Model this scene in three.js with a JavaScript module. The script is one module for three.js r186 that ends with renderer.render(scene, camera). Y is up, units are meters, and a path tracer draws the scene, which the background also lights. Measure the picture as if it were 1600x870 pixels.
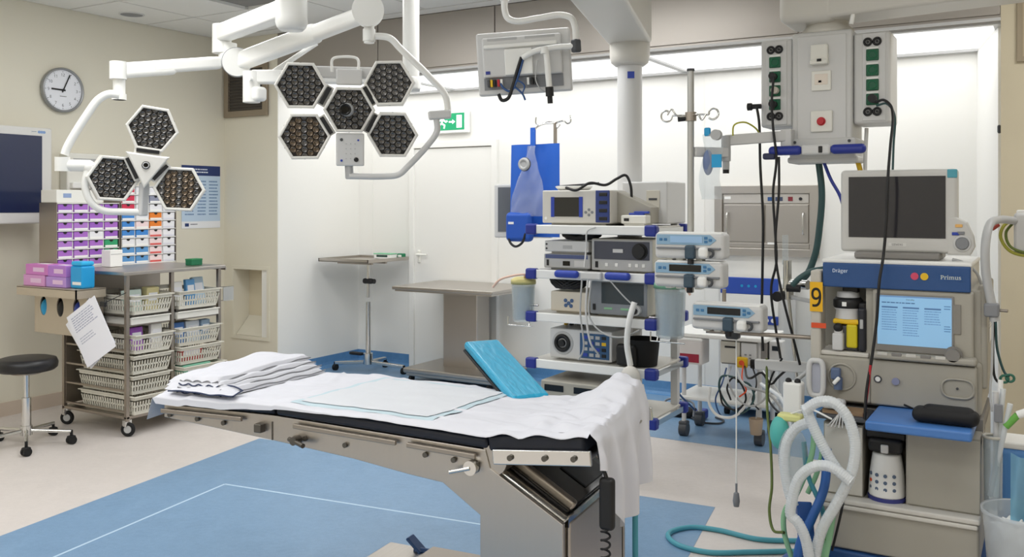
import * as THREE from 'three';
import { RoundedBoxGeometry } from 'three/addons/geometries/RoundedBoxGeometry.js';
import { mergeGeometries } from 'three/addons/utils/BufferGeometryUtils.js';
import { RectAreaLightUniformsLib } from 'three/addons/lights/RectAreaLightUniformsLib.js';
import { ImprovedNoise } from 'three/addons/math/ImprovedNoise.js';

// ---------- camera (room axes: x along the back wall, -z towards it) ----------
const scene = new THREE.Scene();
scene.background = new THREE.Color(0x000000);
const FOCAL = 1423;
const camera = new THREE.PerspectiveCamera(2 * Math.atan(435 / FOCAL) * 180 / Math.PI, 1600 / 870, 0.05, 60);
camera.position.set(0, 1.55, 0);
camera.rotation.y = 30.55 * Math.PI / 180;
camera.setViewOffset(1600, 870, 0, 117, 1600, 870);   // shifted lens: level camera, horizon above the middle
const renderer = new THREE.WebGLRenderer({ antialias: true });
renderer.toneMapping = THREE.LinearToneMapping;
renderer.toneMappingExposure = 1.0;
renderer.shadowMap.enabled = true;
RectAreaLightUniformsLib.init();

const CEIL = 3.06, RECESS = 2.60, BACK = -7.0, FRONT = -5.9, LEFT = -6.57, RL = -5.9;
// ---------- large area lights: the lit panels of the two ceilings ----------
const ROOM_PANELS = [[-5.0, -1.6], [-3.6, -2.6], [-3.2, -0.6], [-1.2, -0.6], [-4.6, -4.2], [-2.6, -4.5], [0.2, -2.2], [0.8, -4.9], [-3.2, 1.2], [-1.2, 1.2]];
function panelLight(x, y, z, w, d, k, colour) {
  const l = new THREE.RectAreaLight(colour, k, w, d);
  l.position.set(x, y, z); l.rotation.x = -Math.PI / 2; scene.add(l); return l;
}
for (const [x, z] of ROOM_PANELS) panelLight(x, CEIL - 0.03, z, 1.15, 0.65, 8.3, 0xffffff);
const RECESS_PANELS = []; for (let i = 0; i < 5; i++) RECESS_PANELS.push(-5.30 + i * 1.12);
for (const x of RECESS_PANELS) panelLight(x, RECESS - 0.02, -6.47, 1.04, 0.92, 1.25, 0xffffff);

// ---------- helpers ----------
let seed = 7; const rnd = () => (seed = (seed * 16807) % 2147483647) / 2147483647;
const V = (x, y, z) => new THREE.Vector3(x, y, z);
function prep(g) {
  const n = g.index ? g.toNonIndexed() : g;
  for (const k of Object.keys(n.attributes)) if (!['position', 'normal', 'uv'].includes(k)) n.deleteAttribute(k);
  if (!n.attributes.normal) n.computeVertexNormals();
  if (!n.attributes.uv) n.setAttribute('uv', new THREE.BufferAttribute(new Float32Array(n.attributes.position.count * 2), 2));
  n.morphAttributes = {}; return n;
}
const merge = a => Array.isArray(a) ? (a.length === 1 ? a[0] : mergeGeometries(a.flat(9).map(prep))) : a;
const bx = (w, h, d, x = 0, y = 0, z = 0) => new THREE.BoxGeometry(w, h, d).translate(x, y, z);
const rb = (w, h, d, x = 0, y = 0, z = 0, r = 0.01, s = 2) => new RoundedBoxGeometry(w, h, d, s, Math.min(r, w / 2.01, h / 2.01, d / 2.01)).translate(x, y, z);
function cy(r, h, x = 0, y = 0, z = 0, axis = 'y', r2 = r, seg = 24) {
  const g = new THREE.CylinderGeometry(r2, r, h, seg);
  if (axis === 'x') g.rotateZ(-Math.PI / 2); if (axis === 'z') g.rotateX(Math.PI / 2);
  return g.translate(x, y, z);
}
const tb = (pts, r, n = pts.length * 8, seg = 8) => new THREE.TubeGeometry(new THREE.CatmullRomCurve3(pts.map(p => V(...p)), false, 'centripetal'), n, r, seg);
function between(g, a, b) {      // a geometry along +y, centred, laid from a to b
  const A = V(...a), B = V(...b), q = new THREE.Quaternion().setFromUnitVectors(V(0, 1, 0), B.clone().sub(A).normalize());
  return g.applyQuaternion(q).translate((a[0] + b[0]) / 2, (a[1] + b[1]) / 2, (a[2] + b[2]) / 2);
}
const dist = (a, b) => Math.hypot(a[0] - b[0], a[1] - b[1], a[2] - b[2]);
const rod = (a, b, r, r2 = r, seg = 14) => between(new THREE.CylinderGeometry(r2, r, dist(a, b), seg), a, b);
function bar(a, b, w, h, r = 0.008) {   // box beam, w horizontal, h upright
  const A = V(...a), B = V(...b), d = B.clone().sub(A), L = d.length(); d.normalize();
  const side = V(0, 1, 0).cross(d); if (side.length() < 1e-4) side.set(1, 0, 0); side.normalize();
  const up = d.clone().cross(side);
  const m = new THREE.Matrix4().makeBasis(side, up, d);
  return new RoundedBoxGeometry(w, h, L, 2, Math.min(r, w / 2.1, h / 2.1)).applyMatrix4(m).translate((a[0] + b[0]) / 2, (a[1] + b[1]) / 2, (a[2] + b[2]) / 2);
}
const lathe = (pts, x = 0, y = 0, z = 0, seg = 24) => new THREE.LatheGeometry(pts.map(p => new THREE.Vector2(...p)), seg).translate(x, y, z);
function ext(pts, depth, bevel = 0, holes = []) {
  const s = new THREE.Shape(pts.map(p => new THREE.Vector2(...p)));
  for (const h of holes) s.holes.push(new THREE.Path(h.map(p => new THREE.Vector2(...p))));
  return new THREE.ExtrudeGeometry(s, { depth, bevelEnabled: bevel > 0, bevelSize: bevel, bevelThickness: bevel, bevelSegments: 2, steps: 1 });
}
const used = {};
function numbered(n) { const k = used[n] = (used[n] ?? -1) + 1; return k ? `${n}_${String(k).padStart(3, '0')}` : n; }
function thing(name, label, category, pos = [0, 0, 0], turn = 0, group) {
  const o = new THREE.Group(); o.name = numbered(name); o.position.set(...pos); o.rotation.y = turn;
  o.userData = { label, category }; if (group) o.userData.group = group;
  scene.add(o); return o;
}
function mesh(name, g, m, parent, label) {
  const o = new THREE.Mesh(merge(g), m); o.name = name; if (label) o.userData.label = label;
  parent.add(o); return o;
}
function single(name, g, m, label, category, group) {     // a thing that is one mesh
  const o = mesh(numbered(name), g, m, scene); o.userData = { label, category }; if (group) o.userData.group = group; return o;
}
function struct(name, g, m) { const o = mesh(name, g, m, scene); o.userData.kind = 'structure'; return o; }

// ---------- materials ----------
function noiseTex(size, fn, srgb = false) {
  const d = new Uint8Array(size * size * 4);
  for (let j = 0; j < size; j++) for (let i = 0; i < size; i++) {
    const c = fn(i / size, j / size), o = (j * size + i) * 4;
    d[o] = c[0]; d[o + 1] = c[1]; d[o + 2] = c[2]; d[o + 3] = 255;
  }
  const t = new THREE.DataTexture(d, size, size); t.wrapS = t.wrapT = THREE.RepeatWrapping;
  t.magFilter = THREE.LinearFilter; t.minFilter = THREE.LinearMipmapLinearFilter; t.generateMipmaps = true;
  if (srgb) t.colorSpace = THREE.SRGBColorSpace; t.needsUpdate = true; return t;
}
const pn = new ImprovedNoise();
const tile = (u, v, f, z) => {   // tileable noise on the unit square
  const a = (x, y) => pn.noise(x * f, y * f, z);
  return (a(u, v) * (1 - u) + a(u - 1, v) * u) * (1 - v) + (a(u, v - 1) * (1 - u) + a(u - 1, v - 1) * u) * v;
};
const clampB = x => Math.max(0, Math.min(255, Math.round(x)));
const speckle = (base, amp, f1 = 24, f2 = 5) => noiseTex(256, (u, v) => {
  const n = tile(u, v, f1, 1.3) * 0.5 + tile(u, v, f2, 4.1) * 0.5 + (rnd() - 0.5) * 0.8;
  return base.map(b => clampB(b + n * amp));
}, true);
const vinylBeige = speckle([212, 205, 200], 9), vinylBlue = speckle([120, 153, 185], 13), vinylDark = speckle([92, 142, 190], 12);
const brushed = noiseTex(256, (u, v) => { const n = 150 + tile(u, v * 0.001, 90, 2) * 40 + (rnd() - 0.5) * 14; return [clampB(n), clampB(n), clampB(n)]; });
const wrinkle = noiseTex(256, (u, v) => { const n = 128 + (tile(u, v, 4, 3) * 0.6 + tile(u, v, 9, 6) * 0.4 + tile(u, v, 22, 8) * 0.15) * 140; return [clampB(n), clampB(n), clampB(n)]; });
const S = (c, roughness = 0.5, metalness = 0, o = {}) => new THREE.MeshStandardMaterial({ color: c, roughness, metalness, ...o });
const P = (c, roughness, o = {}) => new THREE.MeshPhysicalMaterial({ color: c, roughness, ...o });
const M = {
  wall: S(0xe6e1d0, 0.75), recess: S(0xf0efea, 0.6), ceil: S(0xecece8, 0.85), ceilBase: S(0x8c8b88, 0.9),
  floor: S(0xffffff, 0.42, 0, { map: vinylBeige }), blue: S(0xffffff, 0.4, 0, { map: vinylBlue }), darkBlue: S(0xffffff, 0.45, 0, { map: vinylDark }),
  skirt: S(0xcfc0b0, 0.6), line: S(0xb9d2e6, 0.5),
  steel: S(0xbfb9b2, 0.62, 1, { roughnessMap: brushed, bumpMap: brushed, bumpScale: 0.00004 }), steelDull: S(0xa9a096, 0.42, 1), chrome: S(0xd5d5d3, 0.14, 1), darkSteel: S(0x6c6862, 0.4, 1),
  bulk: S(0xb0aaa3, 0.42, 0.7), enamel: S(0xf0f0ec, 0.3), enamelGrey: S(0xd3d3d2, 0.4), grey: S(0xb7b8b8, 0.5), midGrey: S(0x84868a, 0.5), darkGrey: S(0x45474b, 0.5),
  black: S(0x141416, 0.55), rubber: S(0x0e0e10, 0.75), gloss: S(0x0a0a0c, 0.12), screen: S(0x1c1d22, 0.12), screenBlue: S(0x232c4b, 0.15), glassDark: S(0x303338, 0.15),
  navy: S(0x22328f, 0.4), royal: S(0x2b44a8, 0.4), apron: P(0x1f5fc4, 0.5, { side: THREE.DoubleSide }), machineBlue: S(0x274f86, 0.42), deskBlue: S(0x4a7cc0, 0.4),
  beigePlastic: S(0xccc8bc, 0.45), machine: S(0xaaa69b, 0.45), machineLight: S(0xd3d0c8, 0.42), machineDark: S(0x878480, 0.5),
  cloth: P(0xdcdde4, 0.9, { sheen: 0.3, bumpMap: wrinkle, bumpScale: 0.006, side: THREE.DoubleSide }), pad: S(0xdadde2, 0.85, 0, { bumpMap: wrinkle, bumpScale: 0.004 }), padEdge: S(0xc2d6de, 0.85),
  hem: S(0x39435f, 0.85), mattress: S(0x131826, 0.5), gel: P(0x12a5cf, 0.35, { bumpMap: wrinkle, bumpScale: 0.01, clearcoat: 0.4 }),
  paper: S(0xf4f5fa, 0.8, 0, { side: THREE.DoubleSide }), white: S(0xf3f3f0, 0.5), plasticWhite: S(0xe9e8e0, 0.5), basket: S(0xdcd9cc, 0.5),
  red: S(0xc02530, 0.5), green: S(0x0f6b46, 0.5), greenLight: S(0x8fc49a, 0.5), yellow: S(0xe8bd22, 0.5), orange: S(0xe2552b, 0.5), cyan: S(0x1f9fd6, 0.45), pink: S(0xd992cf, 0.6), teal: S(0x4f9fb0, 0.5),
  clear: P(0xf4f8fa, 0.12, { transmission: 0.85, thickness: 0, side: THREE.DoubleSide }), bag: P(0xeef3f6, 0.25, { transmission: 0.8, thickness: 0, side: THREE.DoubleSide }), tubing: P(0xf0f4f6, 0.3, { transmission: 0.35, thickness: 0, side: THREE.DoubleSide }),
  led: S(0xffffff, 0.6, 0, { emissive: 0xffffff, emissiveIntensity: 1.0 }), lens: S(0x686664, 0.25, 0.9), podFace: S(0x242323, 0.35, 0.3), podFaceWarm: S(0x2c2723, 0.35, 0.3), lensWarm: S(0x6e6255, 0.22, 0.85),
};
function print(w, h, px, draw, o = {}) {     // flat print: a canvas texture
  const c = document.createElement('canvas'); c.width = px; c.height = Math.max(8, Math.round(px * h / w));
  const g = c.getContext('2d'); draw(g, c.width, c.height);
  const t = new THREE.CanvasTexture(c); t.colorSpace = THREE.SRGBColorSpace;
  return new THREE.MeshStandardMaterial({ map: t, roughness: o.rough ?? 0.6, ...(o.glow ? { emissive: 0xffffff, emissiveMap: t, emissiveIntensity: o.glow } : {}) });
}
function decal(name, w, h, mat, parent, pos, rot = [0, 0, 0], label) {   // a printed sheet with its own thickness, face on +z
  const g = new THREE.BoxGeometry(w, h, 0.002); const o = mesh(name, g, mat, parent, label);
  o.position.set(...pos); o.rotation.set(...rot); return o;
}
const text = (g, s, x, y, size, col, font = 'sans-serif', al = 'center') => { g.fillStyle = col; g.font = `${size}px ${font}`; g.textAlign = al; g.textBaseline = 'middle'; g.fillText(s, x, y); };
const scribble = (g, x, y, w, h, rows, col) => { g.fillStyle = col; for (let r = 0; r < rows; r++) { let p = x; while (p < x + w * 0.92) { const l = w * (0.04 + rnd() * 0.12); if (p + l > x + w) break; g.fillRect(p, y + h * r / rows, l, h / rows * 0.42); p += l + w * 0.02; } } };

// ---------- the setting ----------
const floor = struct('floor', bx(10, 0.2, 11, -2, -0.1, -2.3), M.floor);
{ const uv = floor.geometry.attributes.uv, p = floor.geometry.attributes.position; for (let i = 0; i < uv.count; i++) uv.setXY(i, p.getX(i) / 0.6, p.getZ(i) / 0.6); }
function inlay(name, pts, m, y0 = 0) {
  const g = ext(pts.map(([x, z]) => [x, -z]), 0.0015).rotateX(-Math.PI / 2).translate(0, y0, 0);
  const uv = g.attributes.uv, p = g.attributes.position; for (let i = 0; i < uv.count; i++) uv.setXY(i, p.getX(i) / 0.6, p.getZ(i) / 0.6);
  return mesh(name, g, m, floor);
}
inlay('blue_vinyl', [[-4.49, -4.33], [-1.47, -4.53], [-0.88, -0.6], [-3.94, -0.6]], M.blue);
inlay('blue_border', [[RL, BACK], [-0.43, BACK], [-0.23, -5.685], [RL, -5.685]], M.blue);
function seam(a, b) { const dx = b[0] - a[0], dz = b[1] - a[1], l = Math.hypot(dx, dz), nx = -dz / l * 0.007, nz = dx / l * 0.007;
  inlay('seam_line', [[a[0] + nx, a[1] + nz], [b[0] + nx, b[1] + nz], [b[0] - nx, b[1] - nz], [a[0] - nx, a[1] - nz]], M.line, 0.0008); }
seam([-3.50, -0.7], [-3.922, -3.525]); seam([-3.922, -3.525], [-1.95, -3.76]);

const wallLeft = struct('wall_left', bx(0.2, 3.4, 8.7, LEFT - 0.1, 1.7, -1.75), M.wall);
// the stub wall with its hatch niche, then the recess
const wb = struct('wall_back_left', ext([[LEFT, 0], [RL, 0], [RL, CEIL], [LEFT, CEIL]], 0.2, 0, [[[-6.44, 0.35], [-6.02, 0.35], [-6.02, 0.953], [-6.44, 0.953]]]).translate(0, 0, FRONT - 0.2), M.wall);
{ const fr = ext([[-6.47, 0.32], [-5.99, 0.32], [-5.99, 0.985], [-6.47, 0.985]], 0.012, 0, [[[-6.44, 0.35], [-6.02, 0.35], [-6.02, 0.953], [-6.44, 0.953]]]).translate(0, 0, FRONT);
  mesh('niche_frame', fr, M.wall, wb);
  mesh('niche_box', [bx(0.44, 0.62, 0.02, -6.23, 0.65, FRONT - 0.19)], S(0xe2d8bf, 0.75), wb); mesh('niche_chute', ext([[0, 0], [0.16, 0], [0, 0.16]], 0.41).rotateY(-Math.PI / 2).translate(-6.025, 0.352, FRONT - 0.178), M.wall, wb); }
struct('wall_recess_left', bx(0.2, RECESS, 1.19, RL - 0.096, RECESS / 2, -6.5), M.recess);
const wallBack = struct('wall_back', bx(7.2, RECESS + 0.2, 0.2, -2.8, (RECESS + 0.2) / 2, BACK - 0.1), M.recess);
for (const x of [-5.72, -3.05, -2.36, -1.18]) mesh('panel_joint', bx(0.006, RECESS - 0.1, 0.006, x, RECESS / 2 + 0.05, BACK + 0.0015), M.recess, wallBack);
const wr = struct('wall_recess_right', ext([[-0.43, -BACK], [-0.262, 6.1], [0.1, 6.1], [0.1, -BACK]], RECESS).rotateX(-Math.PI / 2), M.recess);
mesh('wall_latch', rb(0.02, 0.05, 0.03, -0.25, 1.98, -5.96), M.darkGrey, wr);
struct('wall_back_right', bx(3.2, CEIL, 0.2, -0.24 + 1.6, CEIL / 2, FRONT - 0.1), S(0xd6cbb0, 0.75));
struct('wall_right', bx(0.2, CEIL, 8.2, 2.9, CEIL / 2, -1.8), M.wall);
struct('wall_front', bx(9.8, CEIL, 0.2, -1.9, CEIL / 2, 2.3), M.wall);
// steel bulkhead over the opening, in panels
const bulk = struct('wall_bulkhead', bx(RL * -1 - 0.24, CEIL - RECESS, 0.05, (RL - 0.24) / 2, (CEIL + RECESS) / 2, FRONT - 0.037), M.bulk);
for (let i = 0; i < 5; i++) mesh('bulkhead_panel', rb(1.124, CEIL - RECESS - 0.035, 0.012, RL + 0.566 + i * 1.132, (CEIL + RECESS) / 2 + 0.014, FRONT - 0.006, 0.003, 1), M.bulk, bulk);
mesh('bulkhead_lip', bx(5.66, 0.016, 0.02, -3.07, RECESS + 0.006, FRONT - 0.004), M.enamelGrey, bulk);
// ceilings
const ceiling = struct('ceiling', bx(9.8, 0.1, 8.4, -1.9, CEIL + 0.07, -1.8), M.ceilBase);
for (let i = 0; i < 15; i++) for (let j = 0; j < 12; j++) {
  const x = LEFT + 0.3 + i * 0.6, z = -4.35 - 2 * 0.695 + j * 0.695 - 0.3475 + 0.695;
  if (z > 2 || z < -5.75 + 0.1) continue;
  if (ROOM_PANELS.some(([a, b]) => Math.abs(a - x) < 0.86 && Math.abs(b - z) < 0.66)) continue;
  mesh('ceiling_tile', bx(0.585, 0.03, 0.68, x, CEIL + 0.013, z), M.ceil, ceiling);
}
mesh('ceiling_tile', bx(9, 0.03, 0.14, LEFT + 4.5, CEIL + 0.013, -5.825), M.ceil, ceiling);
const rc = struct('ceiling_recess', bx(5.9, 0.1, 1.12, -3.0, RECESS + 0.1, -6.53), M.enamelGrey);
for (const x of RECESS_PANELS) mesh('diffuser', bx(1.06, 0.012, 0.94, x, RECESS + 0.012, -6.47), M.led, rc);
for (let i = 0; i < 6; i++) mesh('grid_bar', bx(0.05, 0.02, 1.04, -5.86 + i * 1.12, RECESS + 0.004, -6.47), M.enamelGrey, rc);
for (const z of [-5.985, -6.965]) mesh('grid_bar', bx(5.66, 0.03, 0.05, -3.05, RECESS + 0.003, z), M.enamelGrey, rc);
for (const [i, [x, z]] of ROOM_PANELS.entries()) {
  const t = thing('ceiling_light', `recessed ceiling light panel over the operating area, row ${['one', 'two', 'three', 'four', 'five', 'six', 'seven', 'eight', 'nine', 'ten', 'eleven'][i]}`, 'ceiling light', [x, CEIL, z], 0, 'recessed ceiling light panels');
  mesh('diffuser', bx(1.2, 0.02, 0.7, 0, 0.0, 0), M.led, t);
  mesh('frame', [bx(1.26, 0.03, 0.03, 0, 0, 0.365), bx(1.26, 0.03, 0.03, 0, 0, -0.365), bx(0.03, 0.03, 0.7, 0.615, 0, 0), bx(0.03, 0.03, 0.7, -0.615, 0, 0)], M.enamel, t);
}
for (const [x, z, l] of [[-6.3, -4.71, 'round grey ceiling grille above the wall clock'], [-5.6, -5.3, 'round grey ceiling grille near the white lamp arms']]) {
  const t = thing('ceiling_grille', l, 'ceiling grille', [x, CEIL - 0.002, z]);
  mesh('rim', new THREE.TorusGeometry(0.09, 0.008, 8, 32).rotateX(Math.PI / 2), M.enamelGrey, t);
  mesh('face', cy(0.088, 0.008, 0, 0, 0), M.midGrey, t);
}
// skirting and cove
struct('baseboard_left', bx(0.015, 0.1, 7.9, LEFT + 0.0075, 0.05, -1.95), M.skirt);
struct('baseboard_back_left', bx(RL - LEFT, 0.1, 0.015, (RL + LEFT) / 2, 0.05, FRONT + 0.0075), M.skirt);
const coveP = [[0, 0], [0.05, 0], [0.025, 0.008], [0.01, 0.025], [0.006, 0.05], [0.006, 0.11], [0, 0.11]];
struct('baseboard_recess_left', ext(coveP, 1.1).translate(RL, 0, BACK), M.darkBlue);
struct('baseboard_back', [ext(coveP, 0.71).rotateY(-Math.PI / 2).translate(-5.19, 0, BACK), ext(coveP, 3.87).rotateY(-Math.PI / 2).translate(-0.43, 0, BACK)], M.darkBlue);
struct('baseboard_back_right', bx(3.1, 0.1, 0.015, 1.31, 0.05, FRONT + 0.0075), M.skirt);
// door in the recess
{ const d = struct('door_1', rb(0.87, 2.06, 0.03, -4.755, 1.035, BACK + 0.012, 0.004, 1), M.recess);
  mesh('door_frame', ext([[-5.24, 0], [-5.19, 0], [-5.19, 2.075], [-4.32, 2.075], [-4.32, 0], [-4.27, 0], [-4.27, 2.125], [-5.24, 2.125]], 0.04, 0.003).translate(0, 0, BACK + 0.002), M.recess, d);
  mesh('door_handle', [rb(0.035, 0.12, 0.02, -5.13, 1.05, BACK + 0.035), rod([-5.13, 1.07, BACK + 0.04], [-5.13, 1.07, BACK + 0.08], 0.01), rod([-5.13, 1.07, BACK + 0.08], [-5.01, 1.07, BACK + 0.08], 0.01)], M.plasticWhite, d); }
// air vent in the stub wall
{ const t = thing('air_vent', 'brown framed air return grille high on the beige wall', 'air vent', [-6.27, 2.58, FRONT + 0.012]);
  mesh('frame', ext([[-0.27, -0.24], [0.27, -0.24], [0.27, 0.24], [-0.27, 0.24]], 0.02, 0.003, [[[-0.22, -0.19], [0.22, -0.19], [0.22, 0.19], [-0.22, 0.19]]]), S(0x9c8f7c, 0.5, 0.4), t);
  mesh('backing', bx(0.45, 0.4, 0.006, 0, 0, -0.004), S(0x55504a, 0.8), t);
  for (let i = 0; i < 14; i++) mesh('louvre', bx(0.44, 0.004, 0.02, 0, -0.18 + i * 0.0277, 0.008).rotateX(0), S(0x6d665d, 0.5, 0.4), t); }
{ const t = thing('wall_panel', 'beige framed panel on the far right wall beside the lit recess', 'wall panel', [0.02, 2.53, FRONT + 0.008]);
  mesh('frame', rb(0.36, 0.36, 0.016, 0, 0, 0, 0.004), S(0xa2947c, 0.6), t); mesh('face', bx(0.3, 0.3, 0.004, 0, 0, 0.008), S(0xb9a98c, 0.6), t); }
{ const t = thing('wall_guard', 'tan edged wall panel low on the far right beige wall', 'wall panel', [0.2, 0.62, FRONT + 0.006]);
  mesh('frame', rb(0.62, 0.66, 0.012, 0, 0, 0, 0.003), S(0xa99a80, 0.6), t); mesh('face', bx(0.58, 0.62, 0.004, 0, 0, 0.006), S(0xcdbd9d, 0.7), t); }

// exit sign
{ const t = thing('exit_sign', 'green emergency exit sign with running figure above the door', 'exit sign', [-4.77, 2.3, BACK + 0.03]);
  mesh('housing', rb(0.40, 0.2, 0.05, 0, 0, 0, 0.008), M.white, t);
  const m = print(0.3, 0.14, 256, (g, w, h) => { g.fillStyle = '#129a66'; g.fillRect(0, 0, w, h); g.fillStyle = '#fff';
    g.fillRect(w * 0.74, h * 0.12, w * 0.18, h * 0.76); g.beginPath(); g.arc(w * 0.3, h * 0.2, h * 0.1, 0, 7); g.fill();
    g.lineWidth = h * 0.11; g.strokeStyle = '#fff'; for (const l of [[[.28, .34], [.24, .58], [.34, .7], [.32, .9]], [[.24, .58], [.14, .72], [.05, .72]], [[.28, .36], [.38, .5], [.44, .44]], [[.28, .36], [.16, .42], [.14, .54]]]) { g.beginPath(); l.forEach(([x, y], i) => i ? g.lineTo(x * w, y * h) : g.moveTo(x * w, y * h)); g.stroke(); }
    g.fillRect(w * 0.48, h * 0.46, w * 0.16, h * 0.1); g.beginPath(); g.moveTo(w * 0.6, h * 0.36); g.lineTo(w * 0.7, h * 0.51); g.lineTo(w * 0.6, h * 0.66); g.fill(); }, { glow: 0.35 });
  decal('pictogram', 0.33, 0.155, m, t, [0.0, 0.005, 0.026]); }

// wall clock
{ const t = thing('wall_clock', 'round white wall clock with black numerals and grey rim', 'clock', [LEFT, 2.423, -4.28], Math.PI / 2);
  mesh('rim', lathe([[0.0, 0], [0.165, 0], [0.172, 0.012], [0.172, 0.04], [0.163, 0.048], [0.155, 0.04], [0.153, 0.03]], 0, 0, 0, 48).rotateX(Math.PI / 2), S(0x9a9c9e, 0.3, 0.6), t);
  const m = print(1, 1, 512, (g, w) => { g.fillStyle = '#eef0f6'; g.fillRect(0, 0, w, w);
    for (let i = 0; i < 60; i++) { const a = i * Math.PI / 30; g.save(); g.translate(w / 2, w / 2); g.rotate(a); g.fillStyle = '#222'; if (i % 5 === 0) g.fillRect(-3, -w * 0.475, 6, 20); else g.fillRect(-1, -w * 0.475, 2, 10); g.restore(); }
    for (let i = 1; i < 13; i++) { const a = i * Math.PI / 6; text(g, String(i), w / 2 + Math.sin(a) * w * 0.375, w / 2 - Math.cos(a) * w * 0.375, 50, '#1d1e22', 'sans-serif'); }
    scribble(g, w * 0.42, w * 0.645, w * 0.18, w * 0.04, 1, '#555'); });
  const f = mesh('face', new THREE.CircleGeometry(0.156, 48).translate(0, 0, 0.03), m, t);
  const hand = (l, w, a, z) => bx(w, l, 0.002, 0, l / 2 - 0.02, z).rotateZ(-a);
  mesh('hour_hand', hand(0.115, 0.012, -Math.PI * 0.49, 0.034), M.black, t); mesh('minute_hand', hand(0.155, 0.009, Math.PI * 0.135, 0.037), M.black, t);
  mesh('hub', cy(0.009, 0.01, 0, 0, 0.036, 'z'), M.black, t); }

// poster on the left wall
{ const m = print(0.43, 0.54, 384, (g, w, h) => { g.fillStyle = '#f2f4f8'; g.fillRect(0, 0, w, h); g.fillStyle = '#c5daf0'; g.fillRect(0, h * 0.03, w, h * 0.86); g.fillStyle = '#24386f'; g.fillRect(0, 0, w, h * 0.16);
    scribble(g, w * 0.3, h * 0.05, w * 0.4, h * 0.09, 2, '#e8eef8'); for (const x of [0.08, 0.4, 0.7]) scribble(g, w * x, h * 0.24, w * 0.24, h * 0.58, 11, '#6f8fb8'); g.fillStyle = '#24386f'; g.fillRect(w * 0.08, h * 0.92, w * 0.1, h * 0.05); scribble(g, w * 0.22, h * 0.93, w * 0.2, h * 0.03, 1, '#445'); });
  const t = thing('wall_poster', 'pale blue instruction poster with dark blue heading on beige wall', 'poster', [LEFT + 0.004, 1.61, -5.63], Math.PI / 2);
  decal('sheet', 0.43, 0.56, m, t, [0, 0, 0]); }
// monitor hung on the left wall
{ const t = thing('wall_monitor', 'flat grey framed monitor with dark blue screen at left edge', 'monitor', [-6.4, 1.755, -3.72], Math.PI / 2);
  mesh('housing', rb(0.72, 0.70, 0.07, 0, 0, 0, 0.012), S(0xd9d8d4, 0.4), t);
  mesh('screen', bx(0.62, 0.56, 0.004, -0.03, 0.01, 0.036), M.screenBlue, t);
  mesh('bracket', [bx(0.1, 0.1, 0.12, 0, 0, -0.08), bx(0.2, 0.25, 0.02, 0, 0, -0.14)], M.grey, t);
  const m = print(0.1, 0.035, 128, (g, w, h) => { g.fillStyle = '#d9d8d4'; g.fillRect(0, 0, w, h); g.fillStyle = '#7f9cc8'; for (let i = 0; i < 3; i++) { g.beginPath(); g.arc(w * (0.5 + i * 0.15), h * 0.5, h * 0.3, 0, 7); g.fill(); } scribble(g, w * 0.02, h * 0.4, w * 0.35, h * 0.3, 1, '#789'); });
  decal('logo', 0.12, 0.035, m, t, [0.26, 0.318, 0.0352]);
  mesh('wall_cable', tb([[-0.05, -0.36, 0], [-0.02, -0.43, -0.05], [0.02, -0.46, -0.12]], 0.006), M.red, t); }
// small device on the wall by the rack
{ const t = thing('wall_dispenser', 'white wall box with grey window above the carton rack', 'wall box', [LEFT + 0.05, 1.79, -4.42], Math.PI / 2);
  mesh('case', rb(0.3, 0.3, 0.1, 0, 0, 0, 0.012), M.plasticWhite, t); mesh('window', bx(0.2, 0.1, 0.004, 0, 0.06, 0.05), M.grey, t); mesh('tray', rb(0.26, 0.05, 0.06, 0, -0.1, 0.06), M.white, t); }

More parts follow.
